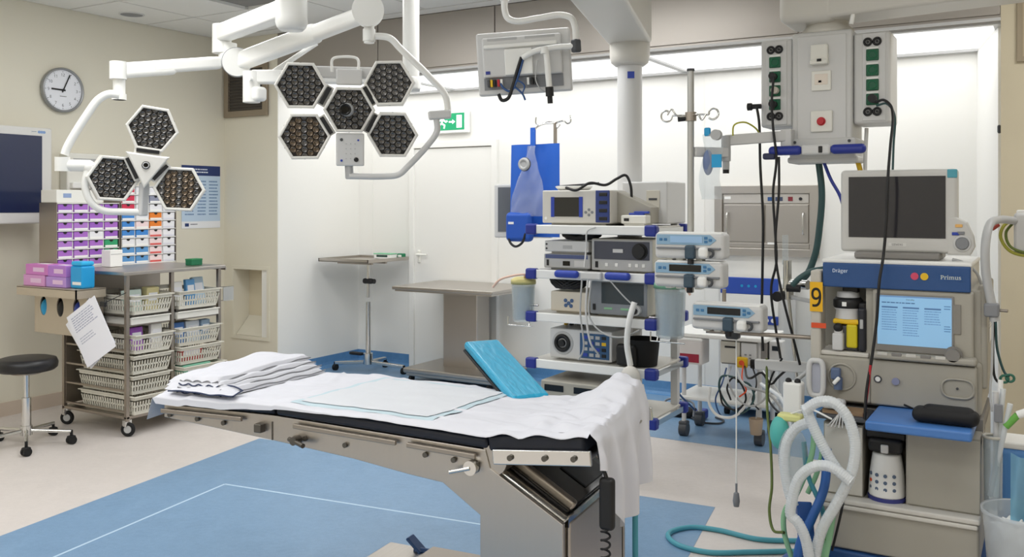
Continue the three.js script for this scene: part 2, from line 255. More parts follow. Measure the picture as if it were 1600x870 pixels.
// ---------- operating table (local x along its length, -z to its far side) ----------
const TB = [-2.78, 0, -2.18], TR = 0.096;
const table = thing('operating_table', 'stainless steel operating table with black mattress on angled column', 'operating table', TB, TR);
{
  const t = table;
  // side plates that follow the bent underside and run down into the column
  const plate = [[0.03, 0.825], [0.52, 0.832], [1.325, 0.808], [1.34, 0.755], [1.575, 0.62], [1.575, 0.25], [1.31, 0.25], [1.31, 0.612], [1.18, 0.694], [1.06, 0.704], [0.85, 0.728], [0.52, 0.752], [0.03, 0.782]];
  for (const z of [-0.025, -0.575]) mesh('side_plate', ext(plate, 0.012, 0.002).translate(0, 0, z - 0.012 + (z > -0.1 ? 0.012 : 0)), M.steel, t);
  mesh('under_tray', [bx(0.48, 0.012, 0.53, 0.28, 0.775, -0.3), bx(0.8, 0.012, 0.53, 0.92, 0.76, -0.3)], M.steelDull, t);
  mesh('column', [bx(0.245, 0.36, 0.5, 1.44, 0.43, -0.3), bar([1.36, 0.738, -0.3], [1.575, 0.612, -0.3], 0.5, 0.012)], M.steel, t);
  mesh('column_recess', bar([1.352, 0.757, -0.3], [1.565, 0.632, -0.3], 0.44, 0.012), M.gloss, t);
  mesh('keypad', bar([1.46, 0.703, -0.38], [1.548, 0.651, -0.38], 0.2, 0.006), M.darkGrey, t);
  mesh('inner_bar', bar([1.36, 0.772, -0.11], [1.575, 0.645, -0.11], 0.03, 0.03), M.steelDull, t);
  mesh('column_trim', [bar([1.345, 0.752, -0.045], [1.575, 0.622, -0.045], 0.03, 0.014), bar([1.345, 0.752, -0.555], [1.575, 0.622, -0.555], 0.03, 0.014), bx(0.014, 0.03, 0.5, 1.572, 0.615, -0.3)], M.chrome, t);
  mesh('end_cap', rb(0.02, 0.37, 0.49, 1.572, 0.43, -0.3, 0.008), M.steel, t);
  mesh('table_base', [rb(0.92, 0.16, 0.52, 1.08, 0.155, -0.3, 0.02), rb(0.86, 0.02, 0.48, 1.08, 0.242, -0.3, 0.01)], M.steel, t);
  mesh('base_cover', rb(0.30, 0.03, 0.2, 1.0, 0.258, -0.42, 0.008), M.steelDull, t);
  mesh('brake_pedal', [bar([0.82, 0.25, -0.5], [0.76, 0.30, -0.5], 0.05, 0.012), cy(0.012, 0.07, 0.82, 0.255, -0.5, 'x')], M.machineBlue, t);
  for (const [x, z] of [[0.68, -0.1], [0.68, -0.5], [1.48, -0.1], [1.48, -0.5]]) mesh('caster', [cy(0.05, 0.03, x, 0.05, z, 'z'), bx(0.04, 0.05, 0.05, x, 0.085, z)], M.darkGrey, t);
  // side rails, with bolts
  const rail = (a, b, z) => { const r = mesh('side_rail', bar([a[0], a[1], z], [b[0], b[1], z], 0.012, 0.016, 0.003), M.steelDull, t); return r; };
  for (const z of [0.004, -0.604]) {
    rail([0.03, 0.806], [0.40, 0.812], z); rail([0.62, 0.812], [1.02, 0.80], z); rail([1.06, 0.799], [1.30, 0.79], z);
    mesh('end_rail', bar([1.36, 0.797, z], [1.67, 0.828, z], 0.014, 0.045, 0.004), M.chrome, t);
  }
  const bolts = [[0.06, 0.792], [0.19, 0.79], [0.31, 0.788], [0.66, 0.772], [0.82, 0.768], [1.12, 0.772], [1.22, 0.768], [1.30, 0.765], [1.42, 0.803], [1.53, 0.814], [1.62, 0.823]];
  for (const [x, y] of bolts) mesh('bolt', cy(0.0085, 0.012, x, y, x > 1.35 ? 0.014 : -0.008, 'z', 0.0085, 12), M.darkSteel, t);
  mesh('section_joint', [bx(0.005, 0.062, 0.004, 0.52, 0.782, -0.011)], M.darkSteel, t);
  mesh('rail_clamp', rb(0.03, 0.03, 0.03, 0.475, 0.79, 0.0, 0.004), M.darkSteel, t);
  mesh('rail_clamp', [rod([0.60, 0.765, 0.0], [0.68, 0.758, 0.03], 0.008), cy(0.014, 0.03, 0.63, 0.765, 0.005, 'z')], M.darkSteel, t);
  mesh('tilt_lever', [cy(0.022, 0.02, 1.285, 0.755, 0.004, 'z'), rod([1.285, 0.755, 0.012], [1.22, 0.738, 0.02], 0.006)], M.chrome, t);
  mesh('seat_plate', [bar([1.335, 0.788, -0.3], [1.66, 0.822, -0.3], 0.57, 0.016), cy(0.045, 0.57, 1.35, 0.78, -0.3, 'z')], M.steel, t);
  // mattress in three sections
  const sec = (a, b, h) => bar([a[0], a[1] + h / 2, -0.3], [b[0], b[1] + h / 2, -0.3], 0.585, h, 0.012);
  mesh('mattress_section', sec([0.0, 0.828], [0.53, 0.838], 0.022), M.mattress, t);
  mesh('mattress_section', sec([0.535, 0.836], [1.335, 0.812], 0.034), M.mattress, t);
  mesh('mattress_section', sec([1.335, 0.806], [1.645, 0.836], 0.05), M.mattress, t);
  mesh('hand_control', [rb(0.045, 0.15, 0.03, 1.70, 0.69, -0.045, 0.012), rod([1.675, 0.83, -0.045], [1.70, 0.755, -0.045], 0.006)], M.black, t);
  const coil = []; for (let i = 0; i < 90; i++) coil.push([1.695 + Math.cos(i * 1.05) * 0.013, 0.62 - i * 0.0042, -0.045 + Math.sin(i * 1.05) * 0.013]);
  mesh('coiled_cord', tb(coil, 0.0035, 360, 5), M.black, t);
}
function local(g) { return g.rotateY(TR).translate(...TB); }
const smooth = (a, b, x) => { const t = Math.max(0, Math.min(1, (x - a) / (b - a))); return t * t * (3 - 2 * t); };
function grid(nu, nv, fn) {          // parametric sheet
  const p = [], uv = [], idx = [];
  for (let j = 0; j <= nv; j++) for (let i = 0; i <= nu; i++) { p.push(...fn(i / nu, j / nv)); uv.push(i / nu * 2, j / nv); }
  for (let j = 0; j < nv; j++) for (let i = 0; i < nu; i++) { const a = j * (nu + 1) + i, b = a + 1, c = a + nu + 1, d = c + 1; idx.push(a, b, d, a, d, c); }
  const g = new THREE.BufferGeometry(); g.setAttribute('position', new THREE.Float32BufferAttribute(p, 3)); g.setAttribute('uv', new THREE.Float32BufferAttribute(uv, 2)); g.setIndex(idx); g.computeVertexNormals(); return g;
}
const topY = x => x < 0.53 ? 0.853 + x * 0.03 : x < 1.335 ? 0.873 - (x - 0.53) * 0.018 : 0.8585 + (x - 1.335) * 0.105;
// white sheet over the mattress, bunched at the far right corner and hanging over the end
{
  const hang = 0.235;                                    // length over the right end
  const g = grid(150, 100, (a, b) => {
    const w = Math.max(0, (b - 0.05) / 0.95), over = Math.max(0, 1 - b / 0.05);   // w: 0 near edge to 1 far edge; over: the strip hanging over the near side
    let s = -0.12 + a * (0.12 + 1.665 + hang + 0.06 * smooth(0, 0.35, w) * (1 - smooth(0.5, 1, w)));
    let z = 0.002 - w * 0.602, x = s, y;
    const n = pn.noise(s * 6, w * 5, 1.7) * 0.006 + pn.noise(s * 15, w * 11, 5.2) * 0.003 + (Math.abs(pn.noise(s * 9 + w * 5, w * 7 - s * 3, 2.2)) - 0.3) * 0.034 * smooth(1.2, 1.5, s) + Math.pow(Math.max(0, 1 - Math.abs(pn.noise(s * 3.1 + w * 1.5, w * 2.2 - s, 7.7)) * 9), 2) * 0.006;
    const bump = 0.058 * Math.exp(-((s - 1.60) ** 2) / 0.012 - ((w - 0.93) ** 2) / 0.055);
    const ridge = 0.02 * Math.exp(-((s - 1.52 - w * 0.07) ** 2) / 0.0025) * smooth(0.35, 0.9, w);
    y = topY(Math.max(0, Math.min(s, 1.685))) + 0.006 + n + bump + ridge;
    y -= 0.006 * (1 - smooth(0, 0.03, w)) + 0.05 * smooth(0.97, 1, w) + over * (0.004 + 0.02 * (1 - smooth(0.3, 0.8, s))); if (over > 0) z = 0.002 + 0.002 * over;
    if (s < 0) { x = -0.012 + s * 0.25; y = topY(0) + 0.004 + s * 0.75 * (1 - 0.35 * w); }
    if (s > 1.665) { const d = s - 1.665; const fold = Math.sin(w * 21 + 0.6) * 0.5 + Math.sin(w * 43) * 0.25;
      const drop = d * (0.45 + 0.75 * smooth(0, 0.45, w));
      y = topY(1.685) + 0.006 + bump * Math.exp(-d * 4) - drop; x = 1.665 + 0.02 * smooth(0, 0.06, d) + fold * 0.035 * smooth(0, 0.2, d);
      z += fold * 0.01 - 0.02 * d; }
    if (s > 1.3) x -= 0.025 * w * smooth(1.3, 1.665, s);
    return [x, y, z];
  });
  single('bed_sheet', local(g), M.cloth, 'white cotton sheet covering the operating table and hanging off its end', 'sheet');
  // the light blue edged absorbent pad lying across the middle
  const pad = (x0, x1, z0, z1, lift) => grid(40, 30, (a, b) => { const x = x0 + (x1 - x0) * a + (b - 0.5) * 0.05, z = z0 + (z1 - z0) * b; const w = (-0.012 - z) / 0.59;
    return [x, topY(x) + 0.006 + pn.noise(x * 6, w * 5, 1.7) * 0.006 + pn.noise(x * 15, w * 11, 5.2) * 0.003 - 0.018 * (1 - smooth(0, 0.05, w)) + lift, z]; });
  const t = thing('absorbent_pad', 'white absorbent pad with pale blue border lying across the table middle', 'pad', TB, TR);
  mesh('border', pad(0.60, 1.15, -0.035, -0.54, 0.003), M.padEdge, t); mesh('core', pad(0.625, 1.12, -0.06, -0.515, 0.0055), M.pad, t);
}
// folded linen at the left end
{
  const t = thing('folded_linen', 'stack of folded white linen with navy hems on the table left end', 'linen', TB, TR);
  const layer = (y, h, x0, x1, z0, z1, sk) => grid(30, 24, (a, b) => {
    const e = Math.min(1, Math.min(a, 1 - a) * 14) * Math.min(1, Math.min(b, 1 - b) * 14), k = Math.sqrt(Math.max(0, 1 - (1 - e) ** 2));
    const x = x0 + (x1 - x0) * a + sk * b, z = z0 + (z1 - z0) * b;
    return [x, topY(Math.max(0, x)) + y + h * k + (pn.noise(x * 9, z * 9, y * 40) * 0.009 + pn.noise(x * 20, z * 14, y * 40) * 0.004) * k - y * 0.35 * (1 - b), z]; });
  for (const [i, a] of [[0.008, 0.022, -0.01, 0.27, -0.04, -0.57, 0.055], [0.026, 0.02, -0.012, 0.255, -0.05, -0.572, 0.05], [0.043, 0.02, -0.018, 0.235, -0.065, -0.568, 0.045], [0.060, 0.024, -0.022, 0.215, -0.08, -0.565, 0.04]].entries()) {
    mesh('linen_fold', layer(...a), M.cloth, t);
    const hem = []; for (let k = 0; k <= 12; k++) { const x = a[2] + (a[3] - a[2]) * (0.25 + 0.75 * k / 12); hem.push([x - 0.004, topY(x) + a[0] * 0.65 + 0.007 + 0.004 * Math.sin(k * 2 + i), a[4] - 0.003]); }
    mesh('hem', tb(hem, 0.0028, 40, 5), i % 2 ? M.midGrey : M.hem, t);
    const he = []; for (let k = 0; k <= 12; k++) { const b = k / 12; he.push([a[3] + a[6] * b - 0.002, topY(a[3]) + a[0] * (0.65 + 0.35 * b) + 0.009 + 0.003 * Math.sin(k * 1.7 + i), a[4] + (a[5] - a[4]) * b]); }
    mesh('hem', tb(he, 0.0022, 40, 5), M.midGrey, t);
  }
  const flap = grid(24, 16, (a, b) => { const x = 0.0 + a * 0.32 + b * 0.04, z = -0.11 + b * 0.092 + 0.02 * a; return [x, topY(x) + 0.02 + 0.02 * (1 - b) * Math.sin(a * Math.PI) + pn.noise(x * 14, z * 12, 9) * 0.006, z]; });
  mesh('towel_flap', flap, M.cloth, t);
  const edge = []; for (let k = 0; k <= 20; k++) { const a = k / 20; const x = 0.0 + a * 0.32 + 0.04, z = -0.018 + 0.02 * a; edge.push([x, topY(x) + 0.022 + pn.noise(x * 14, z * 12, 9) * 0.006, z]); }
  mesh('hem', tb(edge, 0.003, 60, 5), M.hem, t);
  const e2 = []; for (let k = 0; k <= 16; k++) { const a = k / 16; const x = 0.32 * a, z = -0.112 + 0.02 * a; e2.push([x, topY(x) + 0.023 + 0.021 * Math.sin(a * Math.PI) + 0.003 * Math.sin(k), z]); }
  mesh('hem', tb(e2, 0.003, 60, 5), M.hem, t);
  mesh('hem', tb([[0.32, 0.886, -0.09], [0.34, 0.887, -0.045], [0.36, 0.886, 0.002]], 0.003, 20, 5), M.hem, t);
}
// arm board with blue gel pad at the far side
{
  const t = thing('arm_board', 'tilted arm board with bright turquoise blue gel pad behind the table', 'arm board');
  const a = [-1.585, 0.83, -2.82], b = [-1.963, 0.968, -3.08];
  const up = (p, d) => [p[0], p[1] + d, p[2]];
  mesh('board', bar(a, b, 0.155, 0.012), M.black, t); mesh('gel_pad', bar(up(a, 0.022), up(b, 0.022), 0.15, 0.034, 0.014), M.gel, t);
  mesh('support', [rod([-1.76, 0.88, -2.95], [-1.66, 0.80, -2.80], 0.012), rb(0.05, 0.06, 0.05, -1.655, 0.795, -2.83)], M.steelDull, t);
}
// cable hanging behind the end of the table
single('suction_hose', tb([[-1.262, 0.66, -3.0], [-1.264, 0.4, -3.0], [-1.262, 0.15, -3.0], [-1.262, 0.012, -3.0]], 0.011), M.teal, 'grey green hose hanging down behind the draped table end', 'hose');

// ---------- left side: cart, baskets, cartons, stool ----------
const CX = -5.27, CX0 = -5.97, CZ = -3.9, CM = -4.27, CE = -4.70;
{
  const t = thing('supply_cart', 'stainless steel supply cart on casters holding white wire baskets', 'cart');
  for (const x of [CX - 0.012, CX0 + 0.012]) for (const z of [CZ - 0.012, CM, CE + 0.012]) mesh('post', bx(0.024, 0.99, 0.024, x, 0.595, z), M.steelDull, t);
  mesh('worktop', [rb(0.74, 0.025, 0.86, -5.62, 1.085, -4.30, 0.006), bx(0.74, 0.02, 0.01, -5.62, 1.07, CE - 0.03)], M.steel, t);
  mesh('bottom_shelf', rb(0.7, 0.02, 0.8, -5.62, 0.125, -4.3, 0.004), M.steelDull, t);
  mesh('back_panel', bx(0.006, 0.9, 0.78, CX0 + 0.03, 0.6, -4.3), M.steelDull, t);
  for (const y of [0.20, 0.34, 0.475, 0.61]) for (const z of [CZ - 0.02, CM + 0.02, CM - 0.02, CE + 0.02]) mesh('runner', bx(0.66, 0.012, 0.018, -5.62, y - 0.04, z), M.steelDull, t);
  for (const z of [(CZ + CM) / 2, (CM + CE) / 2]) { mesh('shelf', bx(0.68, 0.012, 0.36, -5.62, 0.80, z), M.darkSteel, t); mesh('shelf', bx(0.68, 0.012, 0.36, -5.62, 0.735, z), M.steelDull, t); }
  for (const [x, z] of [[CX - 0.02, CZ - 0.02], [CX0 + 0.02, CZ - 0.02], [CX - 0.02, CE + 0.02], [CX0 + 0.02, CE + 0.02]]) {
    const c = mesh('caster', [bx(0.03, 0.04, 0.05, x, 0.09, z), cy(0.02, 0.02, x, 0.11, z)], M.chrome, t);
    mesh('wheel', new THREE.TorusGeometry(0.036, 0.013, 8, 20).rotateY(0.5).translate(x + 0.01, 0.049, z), M.rubber, c); mesh('wheel_hub', cy(0.025, 0.02, x + 0.01, 0.049, z, 'z').translate(-x - 0.01, 0, -z).rotateY(0.5).translate(x + 0.01, 0, z), M.grey, c);
  }
  mesh('side_basket', [rod([CX - 0.03, 0.93, CE - 0.015], [CX + 0.0, 0.93, CE - 0.12], 0.004), rod([CX - 0.03, 0.83, CE - 0.015], [CX, 0.83, CE - 0.12], 0.004), bx(0.004, 0.1, 0.1, CX, 0.88, CE - 0.07)], M.chrome, t);
}
function basketGeo(L, W, H) {     // L along z, W along x (front at +x), slotted sides
  const a = [], th = 0.004, n1 = Math.round(L / 0.024), n2 = Math.round(W / 0.026);
  for (const s of [-1, 1]) {
    for (let i = 0; i <= n1; i++) a.push(bx(th, H * 0.62, 0.009, s * W / 2, H * 0.42, -L / 2 + i * L / n1));
    for (const [y, h] of [[H - 0.012, 0.024], [H * 0.47, 0.012], [0.012, 0.024]]) a.push(bx(th, h, L, s * W / 2, y, 0));
    for (let i = 0; i <= n2; i++) a.push(bx(0.012, H * 0.62, th, -W / 2 + i * W / n2, H * 0.42, s * L / 2));
    for (const [y, h] of [[H - 0.012, 0.024], [H * 0.47, 0.012], [0.012, 0.024]]) a.push(bx(W, h, th, 0, y, s * L / 2));
  }
  a.push(bx(W, 0.004, L, 0, 0.002, 0));
  const rim = [bx(0.016, 0.006, L + 0.024, W / 2 + 0.006, H, 0), bx(0.016, 0.006, L + 0.024, -W / 2 - 0.006, H, 0), bx(W, 0.006, 0.012, 0, H, L / 2 + 0.004), bx(W, 0.006, 0.012, 0, H, -L / 2 - 0.004)];
  const g = merge([...a, ...rim]), p = g.attributes.position;      // sides taper towards the bottom
  for (let i = 0; i < p.count; i++) { const k = 0.90 + 0.10 * p.getY(i) / H; p.setX(i, p.getX(i) * k); p.setZ(i, p.getZ(i) * k); } return g;
}
const bg1 = basketGeo(0.30, 0.58, 0.125), bg2 = basketGeo(0.36, 0.56, 0.125);
const rowWord = ['top', 'second', 'third', 'fourth', 'lowest'];
[[0.806, 0, 0], [0.545, 0.01, 1], [0.405, -0.01, 2], [0.27, -0.02, 3], [0.137, -0.0, 4]].forEach(([y, dx, i]) => {
  const o = single('storage_basket', bg1, M.basket, `white slotted plastic basket, ${rowWord[i]} one in the cart bay nearer the stool`, 'basket', 'baskets in the supply cart'); o.position.set(CX - 0.25 + dx, y, (CZ + CM) / 2);
});
[[0.806, 0, 0], [0.545, 0.0, 1], [0.415, 0.015, 2], [0.28, 0.05, 3]].forEach(([y, dx, i]) => {
  const o = single('storage_basket', bg2, M.basket, `white slotted plastic basket, ${rowWord[i]} one in the cart bay next to the wall niche`, 'basket', 'baskets in the supply cart'); o.position.set(CX - 0.25 + dx, y, (CM + CE) / 2);
});
for (const [z, w, l] of [[(CZ + CM) / 2, 0.30, 'shallow white tray under the top basket nearer the stool'], [(CM + CE) / 2, 0.36, 'shallow white tray under the top basket by the wall niche']]) {
  const t = thing('shallow_tray', l, 'tray', [CX - 0.27, 0.742, z]); mesh('tray', [bx(0.56, 0.006, w, 0, 0.003, 0), bx(0.006, 0.045, w, 0.28, 0.0225, 0), bx(0.006, 0.045, w, -0.28, 0.0225, 0), bx(0.56, 0.045, 0.006, 0, 0.0225, w / 2), bx(0.56, 0.045, 0.006, 0, 0.0225, -w / 2), rb(0.02, 0.008, w + 0.01, 0.285, 0.045, 0, 0.003)], M.plasticWhite, t);
}
// packs standing in the baskets
function packs(list) { for (const [x, y, z, w, h, d, m, tilt, l, cat] of list) { const t = thing('sterile_pack', l, cat ?? 'pack', [x, y, z]); const a = mesh('wrapper', rb(w, h, d, 0, h / 2, 0, 0.006), m, t); mesh('label_strip', bx(0.002, h * 0.35, d * 0.7, w / 2 + 0.001, h * 0.6, 0), M.paper, t); t.rotation.z = tilt; } }
const violet = S(0xa25bc4, 0.6);
packs([
  [CX - 0.06, 0.553, -4.02, 0.03, 0.16, 0.10, violet, 0.08, 'violet and white carton standing in the second basket near the stool'],
  [CX - 0.05, 0.553, -4.17, 0.03, 0.17, 0.09, M.white, 0.05, 'white carton with violet print in the second basket near the middle post'],
  [CX - 0.10, 0.814, -4.02, 0.06, 0.15, 0.12, S(0xc7d8d0, 0.6), 0.1, 'pale green pack in the top basket nearer the stool'],
  [CX - 0.12, 0.814, -4.17, 0.06, 0.16, 0.10, S(0xd9cf9c, 0.6), -0.1, 'pale yellow pack in the top basket near the middle post'],
  [CX - 0.08, 0.814, -4.38, 0.03, 0.18, 0.09, M.white, 0.15, 'white pouch standing in the top basket by the middle post'],
  [CX - 0.08, 0.814, -4.49, 0.03, 0.19, 0.08, S(0x5d9bd0, 0.5), 0.1, 'blue pouch standing in the top basket of the far bay'],
  [CX - 0.10, 0.814, -4.59, 0.03, 0.2, 0.1, S(0xbfd7ea, 0.5), 0.2, 'pale blue pouch leaning in the top basket next to the niche'],
  [CX - 0.08, 0.553, -4.37, 0.05, 0.15, 0.1, S(0x4e7fc4, 0.5), 0.05, 'dark blue pack in the second basket by the middle post'],
  [CX - 0.08, 0.553, -4.50, 0.05, 0.15, 0.12, S(0xdfe8f2, 0.6), 0.1, 'white and blue pack in the second basket of the far bay'],
  [CX - 0.09, 0.553, -4.61, 0.05, 0.15, 0.08, S(0x9ab5cf, 0.6), -0.05, 'grey blue pack in the second basket next to the niche'],
  [CX - 0.05, 0.423, -4.46, 0.04, 0.10, 0.2, S(0xb8403c, 0.6), 0, 'red pack seen through the third basket of the far bay'],
  [CX - 0.02, 0.288, -4.46, 0.1, 0.12, 0.24, S(0x7fbfa4, 0.6), 0, 'green drape pack in the lowest basket of the far bay'],
]);
// glove dispenser and its boxes at the near end
{
  const t = thing('glove_dispenser', 'steel glove dispenser with oval openings on the cart end', 'dispenser', [-5.80, 0.66, CZ + 0.055]);
  const oval = (cx) => { const a = []; for (let i = 0; i < 20; i++) a.push([cx + Math.cos(i * Math.PI / 10) * 0.04, 0.185 + Math.sin(i * Math.PI / 10) * 0.068]); return a; };
  mesh('front_panel', ext([[-0.29, 0], [0.29, 0], [0.29, 0.31], [-0.29, 0.31]], 0.008, 0.002, [oval(-0.19), oval(0), oval(0.18)]).translate(0, 0, 0.06), S(0xc4b8a6, 0.4, 0.5), t);
  mesh('case', [bx(0.58, 0.006, 0.11, 0, 0.003, 0), bx(0.006, 0.3, 0.11, -0.288, 0.155, 0), bx(0.006, 0.3, 0.11, 0.288, 0.155, 0), bx(0.58, 0.3, 0.006, 0, 0.155, -0.052)], M.steelDull, t);
  for (const [x, m] of [[-0.19, M.cyan], [0, M.black], [0.18, M.royal]]) mesh('glove', new THREE.SphereGeometry(0.05, 12, 10).scale(0.8, 1.25, 0.7).translate(x, 0.17, 0.045), m, t);
  mesh('top_tray', [rb(0.66, 0.012, 0.22, 0.0, 0.32, 0.065, 0.004), bx(0.66, 0.06, 0.008, 0, 0.295, 0.171), bx(0.008, 0.06, 0.22, 0.326, 0.295, 0.065)], S(0xc4b8a6, 0.4, 0.5), t);
}
for (const [x, y, z, w, h, d, m, l] of [[-5.98, 0.988, CZ + 0.135, 0.24, 0.075, 0.13, S(0xd79bce, 0.6), 'pink glove carton, lower left one beside the blue bottle'], [-5.74, 0.988, CZ + 0.135, 0.22, 0.07, 0.12, S(0xb892d6, 0.6), 'lilac glove carton, lower one directly beside the blue bottle'],
  [-5.95, 1.064, CZ + 0.135, 0.25, 0.072, 0.13, S(0xcf7fc3, 0.6), 'magenta pink glove carton on top of the pink carton'], [-5.73, 1.059, CZ + 0.135, 0.2, 0.075, 0.12, S(0xb77fd0, 0.6), 'violet glove carton stacked on the lilac carton']]) {
  const t = thing('glove_carton', l, 'carton', [x, y, z]); mesh('box', rb(w, h, d, 0, h / 2, 0, 0.004), m, t); mesh('opening', bx(w * 0.4, 0.002, d * 0.4, 0, h + 0.0005, 0), M.white, t); mesh('print_panel', bx(w * 0.5, h * 0.4, 0.002, w * 0.1, h * 0.5, d / 2), S(0xe5c4e2, 0.6), t);
}
{ const t = thing('wipe_canister', 'bright blue square bottle standing on the glove dispenser tray', 'bottle', [-5.545, 0.987, CZ + 0.13]);
  mesh('body', rb(0.13, 0.15, 0.1, 0, 0.075, 0, 0.015), S(0x1e9fdc, 0.4), t); mesh('lid', rb(0.12, 0.03, 0.095, 0, 0.165, 0, 0.012), S(0x2fb4ea, 0.4), t); mesh('label', bx(0.09, 0.02, 0.002, 0.01, 0.035, 0.0505), M.white, t); }
{ const t = thing('white_carton', 'plain white carton standing between blue bottle and green cartons', 'carton', [-5.78, 1.1, -4.16]); mesh('box', rb(0.1, 0.12, 0.1, 0, 0.06, 0, 0.004), M.white, t); mesh('flap_seam', bx(0.002, 0.004, 0.09, 0.051, 0.09, 0), M.grey, t); }
// hanging sheets of paper
{ const m = print(0.3, 0.36, 256, (g, w, h) => { g.fillStyle = '#f1f2fa'; g.fillRect(0, 0, w, h); scribble(g, w * 0.1, h * 0.08, w * 0.75, h * 0.3, 7, '#a9adc4'); scribble(g, w * 0.12, h * 0.48, w * 0.5, h * 0.14, 3, '#b8bccd'); });
  const t = thing('paper_sheets', 'printed white paper sheets hanging askew from a clip on the cart', 'paper', [-5.28, 0.72, CZ + 0.20]);
  decal('sheet', 0.3, 0.37, m, t, [-0.07, 0.0, 0.004], [0, 0.1, 0.55]); decal('sheet', 0.29, 0.36, M.paper, t, [-0.1, -0.015, -0.012], [0, 0.1, 0.7]);
  mesh('clip', [rb(0.05, 0.03, 0.02, 0.05, 0.185, 0.0, 0.004), rod([0.05, 0.19, 0], [0.02, 0.24, -0.19], 0.003)], M.black, t); }
// carton racks
function rack(z0, cols, rows, y0, tag, colours) {
  const W = 0.121, H = 0.0645, x = -5.9, n = thing('carton_rack', `white wire rack holding ${tag} suture cartons on the cart`, 'rack');
  mesh('side', bx(0.2, rows * H + 0.01, 0.006, x - 0.1, y0 + rows * H / 2, z0 + 0.003), M.steelDull, n); mesh('side', bx(0.2, rows * H + 0.01, 0.006, x - 0.1, y0 + rows * H / 2, z0 - cols * W - 0.003), M.steelDull, n);
  for (let c = 1; c < cols; c++) mesh('divider', bx(0.19, rows * H, 0.005, x - 0.105, y0 + rows * H / 2, z0 - c * W), M.white, n);
  for (let r = 0; r <= rows; r++) mesh('shelf', bx(0.2, 0.005, cols * W, x - 0.1, y0 + r * H, z0 - cols * W / 2), M.white, n);
  const words = ['first', 'second', 'third', 'fourth', 'fifth', 'sixth', 'seventh', 'eighth', 'ninth', 'tenth'];
  for (let c = 0; c < cols; c++) for (let r = 0; r < rows; r++) {
    const [nm, m, band] = colours(c, r); if (!nm) continue;
    const t = thing('suture_carton', `${nm} suture carton, ${words[r]} row from the top, ${words[c]} column of the ${tag} rack`, 'carton', [x - 0.085, y0 + (rows - 1 - r) * H + 0.003, z0 - (c + 0.5) * W], 0, `cartons in the ${tag} rack`);
    mesh('box', cartonG, m, t); mesh('label_band', bandG, band ?? M.white, t); mesh('thumb_notch', notchG, M.black, t);
  }
}
const cartonG = bx(0.16, 0.054, 0.105, 0, 0.0275, 0), bandG = bx(0.003, 0.014, 0.1, 0.0805, 0.009, 0), notchG = new THREE.CylinderGeometry(0.014, 0.014, 0.003, 12, 1, false, 0, Math.PI).rotateZ(Math.PI / 2).rotateX(Math.PI).translate(0.081, 0.0545, 0);
notchG.computeBoundingBox(); if (notchG.boundingBox.max.y > 0.058) { notchG.translate(-0.081, -0.0545, 0).rotateX(Math.PI).translate(0.081, 0.0545, 0); }
const cV = [S(0x9a5fc0, 0.6), S(0xa96cc6, 0.6), S(0xb07bca, 0.6)], cG = S(0x2f9e6a, 0.6), cB = S(0x3f86cf, 0.6), cB2 = S(0x5b97cf, 0.6), cR = S(0xd0304f, 0.6), cO = S(0xe6812a, 0.6), cW = S(0xe9e9ec, 0.6), cP = S(0xf0d9da, 0.6), cGr = S(0x8e92a6, 0.6);
rack(-3.82, 4, 7, 1.10, 'violet', (c, r) => c === 3 && r >= 4 ? ['green', cG] : c === 2 && r === 3 ? ['white', cW] : ['violet', cV[(c + r * 2) % 3]]);
rack(-4.325, 4, 9, 1.10, 'mixed colour', (c, r) => {
  if (c === 0) return r < 3 ? ['red', cR] : r === 6 ? ['white', cW] : ['blue', r < 6 ? cB : cB2];
  if (c === 1) return r < 4 ? ['grey', cW] : r === 4 ? ['pale pink', cP] : r === 6 ? ['white', cW] : ['blue', r === 5 ? cB : cB2];
  if (c === 2) return r === 1 ? ['slate grey', cGr] : r < 3 ? ['white', cW] : r < 5 ? ['orange', cO] : ['pink striped', cP, S(0xd8605c, 0.6)];
  return ['white', cW, S(0xdcdce4, 0.6)];
});
{ const t = thing('long_carton', 'long white carton lying on top of the violet carton rack', 'carton', [-6.0, 1.556, -4.0]); mesh('box', rb(0.18, 0.09, 0.36, 0, 0.045, 0, 0.005), M.plasticWhite, t); mesh('label', bx(0.002, 0.03, 0.06, 0.091, 0.05, 0.1), S(0x8fa3c8, 0.6), t); }
{ const t = thing('green_clip_box', 'small dark green box at the far end of the cart top', 'box', [-5.42, 1.098, -4.58]); mesh('body', rb(0.07, 0.04, 0.1, 0, 0.02, 0, 0.006), M.green, t); mesh('lid', rb(0.072, 0.012, 0.102, 0, 0.042, 0, 0.004), S(0x1b7d4a, 0.5), t); }
// stool
{
  const t = thing('stool', 'round black padded stool on chrome five star base', 'stool', [-5.64, 0, -3.44]);
  mesh('seat', lathe([[0, 0.485], [0.165, 0.485], [0.182, 0.50], [0.186, 0.53], [0.175, 0.556], [0.14, 0.566], [0, 0.568]], 0, 0, 0, 40), S(0x17171a, 0.4), t);
  mesh('seat_plate', cy(0.09, 0.02, 0, 0.475, 0), M.steelDull, t);
  mesh('gas_lift', [cy(0.017, 0.3, 0, 0.34, 0), cy(0.028, 0.22, 0, 0.2, 0)], M.chrome, t); mesh('base_hub', cy(0.035, 0.06, 0, 0.10, 0), M.chrome, t);
  for (let i = 0; i < 5; i++) { const a = 0.55 + i * Math.PI * 2 / 5, x = Math.cos(a) * 0.27, z = Math.sin(a) * 0.27; const l = mesh('leg', rod([0, 0.10, 0], [x, 0.082, z], 0.013, 0.011), M.chrome, t);
    mesh('caster', [cy(0.026, 0.018, x - 0.012, 0.026, z, 'x'), cy(0.026, 0.018, x + 0.012, 0.026, z, 'x'), cy(0.009, 0.06, x, 0.06, z), rb(0.04, 0.02, 0.045, x, 0.045, z, 0.008)], M.rubber, l); }
}

